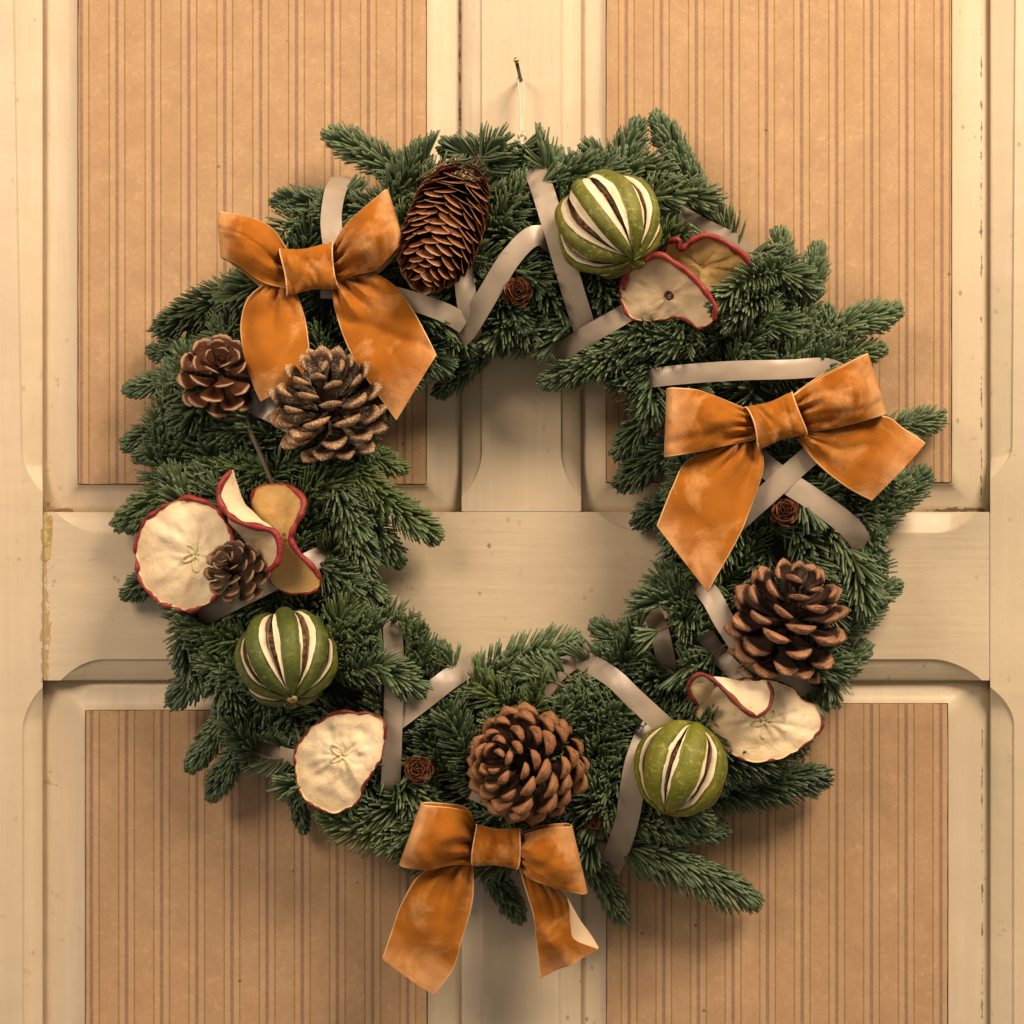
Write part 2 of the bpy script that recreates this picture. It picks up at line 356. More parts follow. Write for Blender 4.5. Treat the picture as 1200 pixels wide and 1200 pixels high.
member('muntin', 'v', 798.5, 1900, 541, 681, ml_c, lambda l: ml_c(l)*1.05, M_vert, (840,))
def rt_c(l): return min(stop(l, 66, 118, 25), stop(l, 521, 470, 25)) if l < 600 else min(stop(l, 700, 760, 25), stop(l, 1146, 1096, 25))
def rb_c(l): return min(stop(l, 72, 122, 25), stop(l, 521, 470, 25)) if l < 600 else min(stop(l, 700, 760, 25), stop(l, 1150, 1090, 25))
member('middle_rail', 'h', 51.2, 1159.3, 600, 797.3, rt_c, rb_c, M_horiz, (90, 495, 730, 1120))
mesh('wood_filler', [P(51, 604, .8), P(61, 605, .8), P(61, 625, .7), P(58, 655, .7), P(52, 658, .7)], [[4, 3, 2, 1, 0]], M_fill, door)

def panel(x0, x1, y0, y1, px0, px1, py0, py1, pm):
    """bevelled panel with a sheet of striped paper glued on its raised field"""
    LO, HI = -22.0, -11.0
    outer = [(x0-2, y0-2), (x1+2, y0-2), (x1+2, y1+2), (x0-2, y1+2)]
    inner = [(px0-1, py0-1), (px1+1, py0-1), (px1+1, py1+1), (px0-1, py1+1)]
    rings = []
    for f, h in ((0, LO-6), (0.03, LO), (0.3, LO+1.5), (0.7, LO+4.2), (0.93, HI-3.0), (0.97, HI-0.8), (1.0, HI-0.6)):
        r = []
        for i in range(4):
            j = (i+1) % 4
            for t in np.linspace(0, 1, 60, endpoint=False):
                ax = outer[i][0]+(outer[j][0]-outer[i][0])*t; ay = outer[i][1]+(outer[j][1]-outer[i][1])*t
                bx = inner[i][0]+(inner[j][0]-inner[i][0])*t; by = inner[i][1]+(inner[j][1]-inner[i][1])*t
                X, Y = ax+(bx-ax)*f, ay+(by-ay)*f
                r.append(P(X, Y, h+0.6*nz((X, Y, 0), 0.03, 5.5)))
        rings.append(r)
    rings = np.array(rings); n, m = rings.shape[:2]
    f = [list(map(int, k)) for k in gridfaces(n, m, False, True)]+[[(n-1)*m+i for i in range(m)][::-1]]
    b = mesh('panel', rings.reshape(-1, 3), [k[::-1] for k in f], M_panel, door)
    # paper, 1 mm thick, slightly worn outline
    nx, ny = 60, 60
    gx = np.linspace(0, 1, nx); gy = np.linspace(0, 1, ny)
    def edge(t, s): return 0.8*nz((t*30, s, 0), 1.0, 2.2)
    g = np.zeros((ny, nx, 3))
    for j, b_ in enumerate(gy):
        for i, a_ in enumerate(gx):
            X = px0+(px1-px0)*a_+(edge(b_, 1) if i == 0 else edge(b_, 7) if i == nx-1 else 0)
            Y = py0+(py1-py0)*b_+(edge(a_, 3) if j == 0 else edge(a_, 9) if j == ny-1 else 0)
            rim = min(i, nx-1-i, j, ny-1-j)
            g[j, i] = P(X, Y, HI+2.2-(0.8 if rim == 0 else 0)+0.3*nz((X, Y, 0), 0.02, 4))
    v = g.reshape(-1, 3); f = [list(map(int, k)) for k in gridfaces(ny, nx)]
    loop = [i for i in range(nx)]+[j*nx+nx-1 for j in range(1, ny)]+[(ny-1)*nx+i for i in range(nx-2, -1, -1)]+[j*nx for j in range(ny-2, 0, -1)]
    low = v[loop].copy(); low[:, 2] = HI-2; o = len(v); L = len(loop)
    f += [[loop[i], loop[(i+1) % L], o+(i+1) % L, o+i] for i in range(L)]
    mesh('striped_paper', np.vstack([v, low]), [k[::-1] for k in f], pm, door, smooth=False)
panel(50, 541, -650, 600, 92, 499, -600, 567, M_pUL)
panel(681, 1160, -650, 600, 711, 1114.5, -600, 565, M_pUR)
panel(50, 541, 797, 1850, 101, 500, 833, 1800, M_pLL)
panel(681, 1160, 797, 1850, 711.5, 1110, 825, 1800, M_pLR)

# ------------------------------------------------------------------ the wreath of fir
CX, CY, RR = 604.0, 592.0, 305.0
wreath = thing('fir_wreath', 'round Christmas wreath of dense green fir sprigs hanging on the cream door', 'wreath', (0, 0, 0))
a = np.linspace(0, 2*np.pi, 120, endpoint=False)
ring = np.array([P(CX+RR*math.cos(t), CY+RR*math.sin(t), 20) for t in a])
v, f = tube(ring, 64+6*np.sin(a*9), 20, 0.5, closed=True)
v = v+np.array([[4*nz(p, 0.06, 1), 4*nz(p, 0.06, 5), 4*nz(p, 0.06, 9)] for p in v])
mesh('moss_ring', v, f, M_moss, wreath)

def sprig(pts, nl=27.0, dens=2.0, sweep=0.0, tone=0.45, wid=1.95, openess=1.0, upbend=0.26, side=None, twig=2.2, over=False):
    ctrl = PL(pts); L = float(np.sum(np.linalg.norm(np.diff(ctrl, axis=0), axis=1)))
    path = spline(ctrl, 40); T, N, B = frames(path)
    n = int(L*dens*0.92*rng.uniform(0.9, 1.1))
    t = np.sort(rng.uniform(0.03, 1.0, n)); t = np.where(rng.random(n) < 0.12, rng.uniform(0.93, 1.0, n), t)
    idx = t*39; i0 = np.clip(idx.astype(int), 0, 38); fr = (idx-i0)[:, None]
    lerp = lambda A: A[i0]*(1-fr)+A[i0+1]*fr
    p, T_, N_v, B_ = lerp(path), norm(lerp(T)), norm(lerp(N)), norm(lerp(B))
    phi = np.arange(n)*2.39996+rng.normal(0, 0.25, n)
    back = np.cos(phi) < -0.45
    phi = np.where(back, phi+np.pi*rng.choice([0.45, -0.45, 1.0], n), phi)
    alpha = np.radians(76-16*t-42*np.clip((t-0.88)/0.12, 0, 1)+rng.normal(0, 3.2, n))*openess
    radial = np.cos(phi)[:, None]*N_v+np.sin(phi)[:, None]*B_
    d0 = np.cos(alpha)[:, None]*T_+np.sin(alpha)[:, None]*radial
    # needles bend forward and lift away from the underside, as in noble fir
    bend = (0.52+0.16*rng.random(n))[:, None]*T_+upbend*(0.6+0.6*rng.random(n))[:, None]*N_v
    if side is not None: bend = bend+np.array(side, float)[None]*0.5
    if sweep: bend = bend+sweep*B_
    bend = bend+rng.normal(0, 0.03, (n, 3))
    length = nl*(0.86+0.22*rng.random(n))*np.where(rng.random(n) < 0.05, 0.6, 1)*(1-0.22*np.clip((t-0.8)/0.2, 0, 1))*(0.72+0.28*np.clip(t/0.12, 0, 1))
    ss = np.array([0.0, 0.22, 0.52, 0.82, 0.985]); ws = np.array([0.5, 0.9, 1.0, 1.0, 0.66])
    cen = p[:, None]+length[:, None, None]*(ss[None, :, None]*d0[:, None]*0.92+(ss**2)[None, :, None]*bend[:, None]*0.55)
    if not over and len(KEEP):
        pt = cen[:, 2:].reshape(-1, 3); bad = np.zeros(len(pt), bool)
        for kx, ky, kz, kr in KEEP: bad |= ((pt[:, 0]-kx)**2+(pt[:, 1]-ky)**2 < kr*kr) & (pt[:, 2] > kz-3)
        ok = ~bad.reshape(n, 3).any(1); n = int(ok.sum())
        cen, p, T_, length, t = cen[ok], p[ok], T_[ok], length[ok], t[ok]
    tan = norm(np.gradient(cen, axis=1))
    wd = norm(np.cross(tan, np.broadcast_to(T_[:, None], tan.shape))+0.08*rng.normal(0, 1, (n, 1, 3)))
    wd = norm(wd-np.sum(wd*tan, -1, keepdims=True)*tan); th = np.cross(tan, wd)
    wsz = wid*(0.85+0.3*rng.random(n))
    W1 = wsz[:, None, None]*ws[None, :, None]*wd; T1 = wsz[:, None, None]*0.55*ws[None, :, None]*th
    V = np.stack([cen+W1, cen+T1, cen-W1, cen-T1], 2)              # n,5,4,3
    V = V.reshape(n, 20, 3)
    tip = cen[:, -1]+tan[:, -1]*length[:, None]*0.03
    V = np.concatenate([V, tip[:, None]], 1)                         # n,21,3
    base = []
    for r in range(4):
        for k in range(4):
            k2 = (k+1) % 4; base.append([r*4+k, r*4+k2, (r+1)*4+k2, (r+1)*4+k])
    base = np.array(base); F = (base[None]+21*np.arange(n)[:, None, None]).reshape(-1, 4)
    cap = np.array([[16, 17, 18, 20], [16, 20, 18, 19]])              # close the tip with two quads
    F = np.vstack([F, (cap[None]+21*np.arange(n)[:, None, None]).reshape(-1, 4)])
    tn = np.clip(tone+rng.uniform(-.22, .22)+rng.normal(0, 0.20, n), 0, 1)
    tv = tn[:, None]*np.concatenate([np.repeat(np.array([0.7, 0.9, 1.0, 1.05, 1.1]), 4), [1.1]])[None]
    tv[:, 3::4] *= 1.25                                              # paler underside line
    tv = tv[:, :21]
    tp = path[:-1]; vt, ft = tube(tp, np.linspace(twig, twig*0.55, len(tp)), 6)
    o = mesh('fir_sprig', vt, ft, M_twig, wreath)
    m = mesh('needles', V.reshape(-1, 3), F, M_needle, o, attr=np.clip(tv, 0, 1).ravel()); m['kind'] = 'stuff'

WR = [
 ([(618,188,48),(630,206,84),(648,262,104),(668,330,106),(685,385,88),(694,412,50)], 28),
 ([(655,290,84),(628,276,108),(600,300,112),(572,345,108),(546,388,92),(530,402,60)], 26),
 ([(536,255,70),(541,300,96),(546,345,104),(552,385,92),(556,410,60)], 25),
 ([(376,338,108),(430,341,112),(480,352,110),(520,366,108),(545,380,96)], 24),
 ([(640,425,44),(680,398,88),(720,375,104),(770,345,104)], 24),
 ([(400,208,40),(392,228,84),(388,258,100),(392,296,106)], 26),
 ([(735,450,58),(770,442,92),(850,435,112),(920,433,112),(968,431,94),(990,440,70)], 24),
 ([(790,250,56),(840,276,70),(866,290,58),(886,302,36)], 26),
 ([(985,505,100),(940,542,114),(900,578,112),(860,615,96),(825,650,60)], 26),
 ([(870,525,90),(915,560,110),(960,590,112),(1000,622,96),(1016,652,50)], 28),
 ([(285,470,84),(315,480,104),(350,500,104)], 28),
 ([(795,660,50),(830,695,92),(850,730,106),(880,770,104),(930,800,76),(982,814,30)], 26),
 ([(457,700,48),(460,735,78),(462,790,100),(460,860,100),(458,915,86),(456,940,60)], 24),
 ([(560,775,44),(530,793,78),(495,820,96),(455,850,98)], 27),
 ([(672,768,44),(715,792,90),(745,820,104),(778,850,104),(815,880,80)], 25),
 ([(762,712,26),(770,732,66),(777,758,80),(784,795,52)], 24),
 ([(762,850,80),(745,900,104),(735,960,90),(722,1000,48),(712,1022,20)], 30),
 ([(400,640,60),(360,660,98),(300,690,104),(245,718,78),(225,735,40)], 26),
 ([(300,870,30),(330,884,60),(370,892,84)], 20),
 ([(600,860,84),(575,910,100),(560,940,96)], 26),
 ([(820,735,70),(845,770,80),(875,800,92)], 22),
 ([(635,815,60),(660,785,60),(690,768,40)], 18),
]
# keep-clear places: where ribbon and ornaments press the needles down
KEEP = []
for pts_, wd_ in WR:
    for p_ in spline(PL(pts_), 40)[7:-7]: KEEP.append((p_[0], p_[1], p_[2]-4, wd_*0.48))
for x_, y_, h_, r_ in ((611,160,14,15),(612,172,16,9),(606,341,104,14),(921,599,110,14),(490,902,104,14),(697,964,92,9),(536,205,58,40),(530,235,64,46),(520,265,76,44),(512,310,96,34),(384,474,104,56),(617,896,104,56),(924,724,100,56),(257,440,100,40),(713,263,90,54),(336,771,90,50),(798,900,90,48),(205,625,92,40),(215,655,92,48),(225,690,92,26),(333,590,112,20),(345,672,112,20),(290,610,112,18),(398,870,92,38),(400,890,92,44),(395,915,92,34),(780,335,112,36),(823,305,108,26),(855,310,112,20),(870,840,112,30),(905,845,112,44),(940,845,116,20),
                       (362,316,120,30),(290,280,126,26),(430,275,126,30),(315,370,118,26),(430,390,118,34),(470,420,118,28),(909,492,118,26),(830,495,122,36),(985,470,122,34),(845,570,118,34),(830,630,118,26),(990,520,118,28),(1030,530,118,30),
                       (515,980,108,30),(645,1000,108,28),(582,992,108,24),(510,1050,100,28)):
    p_ = P(x_, y_, h_); KEEP.append((p_[0], p_[1], h_, r_))

# sprigs that show at the rim and over the opening: (points, needle length, extra settings)
RIM = [
 ([(515,235,45),(455,195,44),(402,166,40)], 27, dict(tone=.5)),
 ([(470,255,60),(400,245,60),(342,238,48)], 26, dict(tone=.45, dens=2.1)),
 ([(360,350,40),(280,345,40),(205,380,34)], 30, dict(tone=.25, dens=2.6, openess=1.12)),
 ([(320,365,50),(275,372,44),(232,378,30)], 22, dict(tone=.3)),
 ([(290,412,50),(235,410,44),(190,412,28)], 20, dict(tone=.4)),
 ([(310,430,60),(230,440,50),(164,454,30)], 22, dict(tone=.4, dens=2.3)),
 ([(330,470,66),(240,485,56),(165,515,34)], 26, dict(tone=.35, dens=2.4)),
 ([(350,500,70),(260,505,66),(180,530,44)], 26, dict(tone=.35, dens=2.4)),
 ([(330,550,70),(240,560,60),(156,605,34)], 28, dict(tone=.35, dens=2.4)),
 ([(300,600,60),(220,590,50),(160,610,30)], 24, dict(tone=.35)),
 ([(250,655,40),(200,668,30),(160,690,20)], 22, dict(tone=.35)),
 ([(330,700,74),(270,720,70),(222,770,46)], 26, dict(tone=.4, dens=2.4)),
 ([(320,740,60),(255,770,54),(216,810,34)], 27, dict(tone=.32, dens=2.4)),
 ([(300,790,56),(270,835,46),(232,888,26)], 22, dict(tone=.42, dens=2.5, openess=.85)),
 ([(320,800,60),(290,860,50),(256,920,30)], 23, dict(tone=.42, dens=2.6, openess=.85)),
 ([(350,830,50),(320,850,46),(290,880,34)], 24, dict(tone=.3)),
 ([(345,890,20),(348,930,18),(354,962,14)], 17, dict(tone=.25, openess=.7)),
 ([(520,890,66),(470,915,60),(440,950,44)], 28, dict(tone=.45, dens=2.4)),
 ([(530,930,60),(480,950,56),(450,975,36)], 26, dict(tone=.4, dens=2.3)),
 ([(545,980,40),(575,1020,30),(602,1064,22)], 21, dict(tone=.3, openess=.9, dens=2.5)),
 ([(530,1010,14),(540,1030,12),(543,1052,10)], 12, dict(tone=.25)),
 ([(655,970,40),(695,1015,34),(724,1064,26)], 22, dict(tone=.4, dens=2.6, openess=.9)),
 ([(700,985,50),(780,1005,44),(866,1043,26)], 30, dict(tone=.42, dens=2.6, side=(0,-.9,0), openess=.95)),
 ([(720,950,60),(780,968,56),(832,972,40)], 24, dict(tone=.42, dens=2.7)),
 ([(800,925,40),(880,922,38),(950,908,26)], 28, dict(tone=.35, dens=2.5, side=(0,-.8,0))),
 ([(900,860,44),(960,800,44),(1000,768,30)], 26, dict(tone=.42, dens=2.3)),
 ([(920,800,56),(975,745,54),(1020,712,30)], 26, dict(tone=.45, dens=2.4)),
 ([(960,740,50),(1000,705,44),(1038,690,30)], 22, dict(tone=.5)),
 ([(960,690,60),(1000,665,54),(1010,640,50)], 24, dict(tone=.5, dens=2.4)),
 ([(1000,640,44),(1040,595,40),(1072,566,30)], 26, dict(tone=.38, dens=2.9)),
 ([(960,610,50),(1010,600,48),(1050,570,40)], 26, dict(tone=.38, dens=2.5)),
 ([(1010,510,30),(1055,500,26),(1090,492,16)], 22, dict(tone=.5, openess=1.05)),
 ([(920,420,64),(985,385,56),(1036,368,40)], 25, dict(tone=.5, dens=2.6)),
 ([(930,430,54),(985,420,46),(1022,412,34)], 20, dict(tone=.35)),
 ([(925,440,70),(940,370,66),(955,305,56)], 24, dict(tone=.48, dens=2.8, openess=.9)),
 ([(930,400,60),(920,340,56),(914,288,48)], 24, dict(tone=.55, openess=.95)),
 ([(860,430,84),(890,360,90),(868,330,96)], 26, dict(tone=.55, dens=2.6)),
 ([(880,400,70),(885,350,64),(878,315,54)], 22, dict(tone=.35)),
 ([(838,285,46),(812,220,42),(776,152,34)], 24, dict(tone=.42, dens=3.0, openess=.88)),
 ([(820,300,50),(790,250,46),(768,205,40)], 22, dict(tone=.32, dens=2.6)),
 ([(690,250,56),(720,200,52),(742,160,40)], 25, dict(tone=.5)),
 ([(720,240,46),(690,205,44),(648,200,36)], 24, dict(tone=.35)),
 ([(700,250,60),(670,215,50),(655,200,40)], 26, dict(tone=.4, side=(0,.9,0))),
 ([(660,235,56),(600,198,54),(536,178,44)], 26, dict(tone=.52, dens=2.7, side=(0,.3,0))),
 ([(480,240,50),(530,215,50),(600,225,44)], 30, dict(tone=.5, dens=2.4, side=(0,.9,0))),
 ([(440,260,50),(480,215,46),(490,185,36)], 24, dict(tone=.4)),
 ([(600,930,56),(560,900,66),(525,868,74)], 28, dict(tone=.45)),
 ([(560,880,60),(530,850,70),(500,838,76)], 28, dict(tone=.5)),
 ([(520,900,70),(505,870,76),(480,850,76)], 26, dict(tone=.4)),
 ([(740,940,56),(712,905,72),(690,868,80)], 30, dict(tone=.5)),
 ([(700,960,66),(705,925,78),(722,890,84)], 28, dict(tone=.5)),
 ([(660,860,60),(690,840,76),(725,838,82)], 30, dict(tone=.45)),
 ([(735,960,66),(700,935,84),(672,905,88)], 30, dict(tone=.6)),
 ([(610,290,50),(630,318,62),(640,352,72)], 28, dict(tone=.4)),
 ([(655,290,56),(628,322,62),(600,362,66)], 28, dict(tone=.4)),
 ([(580,300,50),(600,280,66),(632,300,76)], 26, dict(tone=.45)),
 # over the opening
 ([(640,380,50),(575,405,46),(524,452,30)], 21, dict(tone=.38, dens=2.5)),
 ([(600,370,70),(560,395,64),(545,400,56)], 24, dict(tone=.4)),
 ([(690,360,70),(640,385,60),(600,398,50)], 26, dict(tone=.34, side=(0,-.6,0))),
 ([(850,395,90),(750,402,88),(656,440,66)], 28, dict(tone=.50, dens=2.8)),
 ([(830,480,60),(775,480,50),(735,520,30)], 26, dict(tone=.3, dens=2.3)),
 ([(840,510,60),(780,530,46),(740,558,24)], 26, dict(tone=.35, dens=2.3)),
 ([(830,580,60),(790,590,44),(760,605,24)], 24, dict(tone=.35)),
 ([(860,700,70),(810,700,60),(790,740,40)], 26, dict(tone=.42, dens=2.4)),
 ([(850,740,66),(800,745,56),(782,775,36)], 26, dict(tone=.42, dens=2.4)),
 ([(790,790,70),(745,760,62),(712,742,44)], 25, dict(tone=.5, dens=2.4)),
 ([(740,850,70),(690,800,60),(668,790,40)], 28, dict(tone=.4, dens=2.4)),
 ([(520,830,50),(590,785,52),(656,760,44)], 30, dict(tone=.48, dens=2.5, side=(0,.8,0))),
 ([(500,850,60),(580,815,66),(640,790,60)], 28, dict(tone=.42, dens=2.5)),
 ([(440,810,70),(480,790,62),(504,772,40)], 28, dict(tone=.55, dens=2.4)),
 ([(400,790,98),(440,782,112),(480,800,108)], 26, dict(tone=.62, dens=2.3, over=True)),
 ([(400,720,80),(430,730,70),(455,745,60)], 26, dict(tone=.5, dens=2.3)),
 ([(400,540,70),(450,585,60),(498,620,44)], 26, dict(tone=.38, dens=2.6)),
 ([(420,590,60),(445,625,50),(460,648,36)], 22, dict(tone=.28, dens=2.2)),
 ([(390,560,86),(410,610,84),(425,660,74)], 28, dict(tone=.55, dens=2.5)),
 ([(400,640,76),(425,680,66),(440,705,50)], 26, dict(tone=.55, dens=2.3)),
 ([(400,530,56),(435,535,50),(462,545,36)], 20, dict(tone=.35)),
 ([(455,390,50),(490,395,44),(515,400,30)], 22, dict(tone=.4)),
 ([(390,400,80),(385,440,84),(370,395,96)], 22, dict(tone=.55)),
 ([(915,318,96),(880,326,126),(846,352,134)], 24, dict(tone=.6, over=True)),
 ([(905,345,96),(880,352,118),(858,372,122)], 24, dict(tone=.55)),
]
for pts, nl, kw in RIM:
    kw = dict(kw); kw['dens'] = kw.get('dens', 2.0)*1.28; kw['openess'] = kw.get('openess', 1.0)*0.97
    sprig(pts, nl*1.02, **kw)
# the body of the ring
def dome(rho): return 30+52*math.sqrt(max(0.0, 1-(rho/155.0)**2))
NF = 210
for i in range(NF):
    th = 2*math.pi*i/NF+rng.normal(0, 0.02)
    rho0 = -78+156*((i*0.61803) % 1.0)
    psi = rng.choice([-1, 1])*rng.uniform(0.35, 1.25)          # lean from the tangent
    if rho0 > 20: psi = abs(psi)
    if rho0 < -20: psi = -abs(psi)
    sgn = rng.choice([1, 1, -1])
    L = rng.uniform(75, 125)
    pts = []; hj = rng.uniform(-20, 14)
    for s in (0, 0.5, 1.0):
        dt = sgn*L*s*math.cos(psi)/RR; rho = rho0+L*s*math.sin(psi)*(0.85 if psi > 0 else 0.75)
        rho = max(-108, min(116, rho)); r_ = RR+rho
        hh = dome(rho)-(12 if s == 0 else 0)+(8 if s == 1 else 0)+rng.uniform(-4, 6)+hj
        pts.append((CX+r_*math.cos(th+dt), CY+r_*math.sin(th+dt), hh))
    sprig(pts, rng.uniform(27, 33), dens=2.1, tone=rng.uniform(0.3, 0.55))

# lower layer that fills the gaps between the upper sprigs
for i in range(70):
    th = 2*math.pi*i/70+rng.normal(0, 0.03); rho0 = rng.uniform(-60, 60); sg = rng.choice([-1, 1]); psi = rng.uniform(-.7, .7); pts = []
    for q_ in (0, .5, 1.0):
        rho = max(-95, min(100, rho0+85*q_*math.sin(psi))); tt = th+sg*95*q_*math.cos(psi)/RR; r_ = RR+rho
        pts.append((CX+r_*math.cos(tt), CY+r_*math.sin(tt), 50+12*math.cos(rho/70)))
    sprig(pts, 27, dens=2.0, tone=rng.uniform(.35, .55), upbend=.12)

# ------------------------------------------------------------------ satin ribbon wound round the wreath
satin = thing('satin_ribbon', 'taupe satin ribbon wound criss-cross around the whole fir wreath', 'ribbon', (0, 0, 0))
def strip(pts, width, parent, name='ribbon_wrap', mat=None, tw=0.0, n=34, m=9, cup=0.9, th=0.5):
    path = spline(PL(pts), n); T, N, B = frames(path)
    g = []
    for i in range(n):
        row = []
        for j in range(m):
            s = j/(m-1)-0.5; an = tw*(i/(n-1)-0.5)+0.12*math.sin(i*0.35+pts[0][0])
            sd = B[i]*math.cos(an)+N[i]*math.sin(an)
            row.append(path[i]+sd*s*width+N[i]*(cup*(0.25-s*s)*4+2.2*nz(path[i]+sd*s*width*.6, 0.03, 2.0)+0.8*nz(path[i]+sd*s*width, 0.09, 4.0)))
        g.append(row)
    return thick(name, np.array(g), th, mat or M_satin, parent)
def grid_normals(g):
    du = np.gradient(g, axis=0); dv = np.gradient(g, axis=1); return norm(np.cross(du, dv))
def thick(name, g, th, mat, parent, attr=None, origin=None):
    nr = grid_normals(g); top = g+nr*th; bot = g-nr*th; n, m = g.shape[:2]
    v = np.vstack([top.reshape(-1, 3), bot.reshape(-1, 3)]); o = n*m
    f = [list(map(int, k)) for k in gridfaces(n, m)]+[[int(i)+o for i in k[::-1]] for k in gridfaces(n, m)]
    loop = [j for j in range(m)]+[i*m+m-1 for i in range(1, n)]+[(n-1)*m+j for j in range(m-2, -1, -1)]+[i*m for i in range(n-2, 0, -1)]
    f += [[loop[(i+1) % len(loop)], loop[i], loop[i]+o, loop[(i+1) % len(loop)]+o] for i in range(len(loop))]
    at = None if attr is None else np.concatenate([attr.ravel(), attr.ravel()])
    ob = mesh(name, v, f, mat, parent, attr=at, origin=origin); ob.data.set_sharp_from_angle(angle=math.radians(40)); return ob
for pts, wd in WR: strip(pts, wd*0.90, satin)
strip([(286,470,96),(292,500,102),(308,540,104),(325,580,104)], 4, satin, name='dried_stem', mat=M_stem)  # bare dried stem, built as a very narrow strip

# ------------------------------------------------------------------ cones
def scale_mesh(name, L, Wd, Th, cup, style, mat, seed, t0=.62):
    """one woody scale: x outwards, y across, z towards the cone's tip"""
    r = random.Random(seed)
    if style == 'pine':   secs = [(0, .20, .30), (.35, .40, .28), (.62, .72, .30), (.80, .95, .50), (.88, 1.0, .95), (.93, .98, 1.0), (.99, .74, .80), (1.02, .40, .5)]
    elif style == 'open': secs = [(0, .22, .4), (.35, .48, .35), (.68, .82, .32), (.86, 1.0, .36), (.94, .94, .60), (.99, .78, .62), (1.03, .3, .3)]
    else:                 secs = [(0, .30, .3), (.35, .65, .35), (.65, .98, .32), (.82, 1.0, .26), (.93, .80, .2), (.985, .45, .15), (1.0, .12, .1)]
    vs, tone = [], []; K = 10
    for x, wv_, tv in secs:
        for k in range(K):
            an = 2*math.pi*k/K; y = math.cos(an)*wv_*Wd/2; z = math.sin(an)*tv*Th/2
            z += cup*L*(x**2)*0.5 - (abs(y)/(Wd/2))**2*0.0
            z += (y/(Wd/2))**2*cup*0.35*Wd*0.5
            j = r.uniform(-1, 1)*0.02*L
            if style == 'pine' and x > .8: z += (0.10 if abs(math.sin(an)) < .3 else 0)*Th*r.uniform(.4, 1.6)
            vs.append((x*L+j-(abs(y)/(Wd/2))**2*(0.16 if style == 'pine' else .08)*L*(x > .6), y*(1+r.uniform(-.07, .07)), z+r.uniform(-.05, .05)*Th))
            tone.append(max(0.0, min(1.0, (x-t0)/(.95-t0))))
    n = len(secs); f = [list(map(int, q_)) for q_ in gridfaces(n, K, False, True)]
    f += [[i for i in range(K)][::-1], [(n-1)*K+i for i in range(K)]]
    if style == 'pine':      # the small boss on the scale's face
        c = len(vs); bx = 1.08*L; vs.append((bx+r.uniform(0, .02)*L, 0, cup*L*.5+Th*.25)); tone.append(0.35)
        f = f[:-1]+[[(n-1)*K+i, (n-1)*K+(i+1) % K, c] for i in range(K)]
    me = bpy.data.meshes.new(name); me.from_pydata([tuple(a_*S for a_ in p) for p in vs], [], f)
    me.polygons.foreach_set('use_smooth', np.full(len(me.polygons), True))
    at = me.attributes.new('tone', 'FLOAT', 'POINT'); at.data.foreach_set('value', np.array(tone, np.float32))
    me.materials.append(mat); me.update(); return me
def cone(name, label, at, axis, H, R, nsc, Ls, Ws, Th, style, mat, elev=(-15, 75), cup=0.35, spin=0.0, prof=None, group=None, roll=0.0, order=1.0, tiptaper=.55, cat='pine cone', t0=.62):
    ctr = P(*at); a = norm(np.array(axis, float)); aw = Vector((a[0], -a[2], a[1]))
    t = thing(name, label, cat, W(ctr), group)
    t.rotation_mode = 'QUATERNION'; t.rotation_quaternion = aw.to_track_quat('Z', 'Y')
    meshes = [scale_mesh('scale', Ls, Ws, Th, cup, style, mat, s_, t0) for s_ in range(4)]
    prof = prof or (lambda u_: 0.80+0.20*math.sin(math.pi*u_/.9) if u_ < .45 else math.cos((u_-.45)/.55*1.46)**0.72)
    zs = np.linspace(-.5, .5, 14); rad = [(prof(z+.5)*R*.72 if style == 'thin' and R > 25 else max(2.5, min(prof(z+.5)*R-Ls*.88, R*.18))) if -.49 < z < .49 else 0.5 for z in zs]; zs = [z*0.86 if z < 0 else z*.80 for z in zs]
    vs = [(rad[i]*math.cos(k*math.pi/6), rad[i]*math.sin(k*math.pi/6), zs[i]*H*0.9) for i in range(14) for k in range(12)]
    mesh('core', np.array(vs)*S, gridfaces(14, 12, False, True), M_core, t, world=False)
    r = random.Random(hash(round(at[0]))); rr = random.Random(int(at[0]))
    for i in range(nsc):
        u_ = (i+0.5)/nsc; u2 = u_**order; z = (u2-0.5)*H; ph = i*2.399963+spin
        R_ = prof(u2)*R; el = math.radians(elev[0]+(elev[1]-elev[0])*u2**1.3+rr.uniform(-9, 9)); ph += rr.uniform(-.10, .10)
        sz = (1-(1-tiptaper)*max(0, (u2-.6)/.4))*(0.75+0.25*min(1, u2/.25))*rr.uniform(.88, 1.10)
        d = Vector((math.cos(ph)*math.cos(el), math.sin(ph)*math.cos(el), math.sin(el)))
        tan = Vector((-math.sin(ph), math.cos(ph), 0)); up = d.cross(tan)*-1
        up = tan.cross(d)*-1
        if up.z < 0: up = -up
        tipc = Vector((math.cos(ph)*R_, math.sin(ph)*R_, z+math.sin(el)*Ls*sz*.6))
        basep = (tipc-d*Ls*sz)*S
        tan2 = up.cross(d)
        M = Matrix((( d.x, tan2.x, up.x, 0), (d.y, tan2.y, up.y, 0), (d.z, tan2.z, up.z, 0), (0, 0, 0, 1)))
        o = obj('scale', meshes[i % 4], t)
        o.matrix_local = Matrix.Translation(basep) @ M @ Matrix.Rotation(rr.uniform(-.24, .24), 4, 'X') @ Matrix.Diagonal((sz, sz*rr.uniform(.92, 1.08), sz, 1))
    return t
egg = lambda u_: (math.sin(math.pi*min(1, 0.16+0.50*u_/0.6)) if u_ < .6 else math.cos((u_-.6)/.4*1.15))**0.8
cone('pine_cone', 'dark reddish pine cone with pale rimmed open scales left of the frosted cone', (257,440,112), (0.22,0.50,0.84), 58, 46, 38, 38, 26, 6, 'open', M_coneA, (-28, 60), 0.22, 0.4, group='pine cones on the wreath')
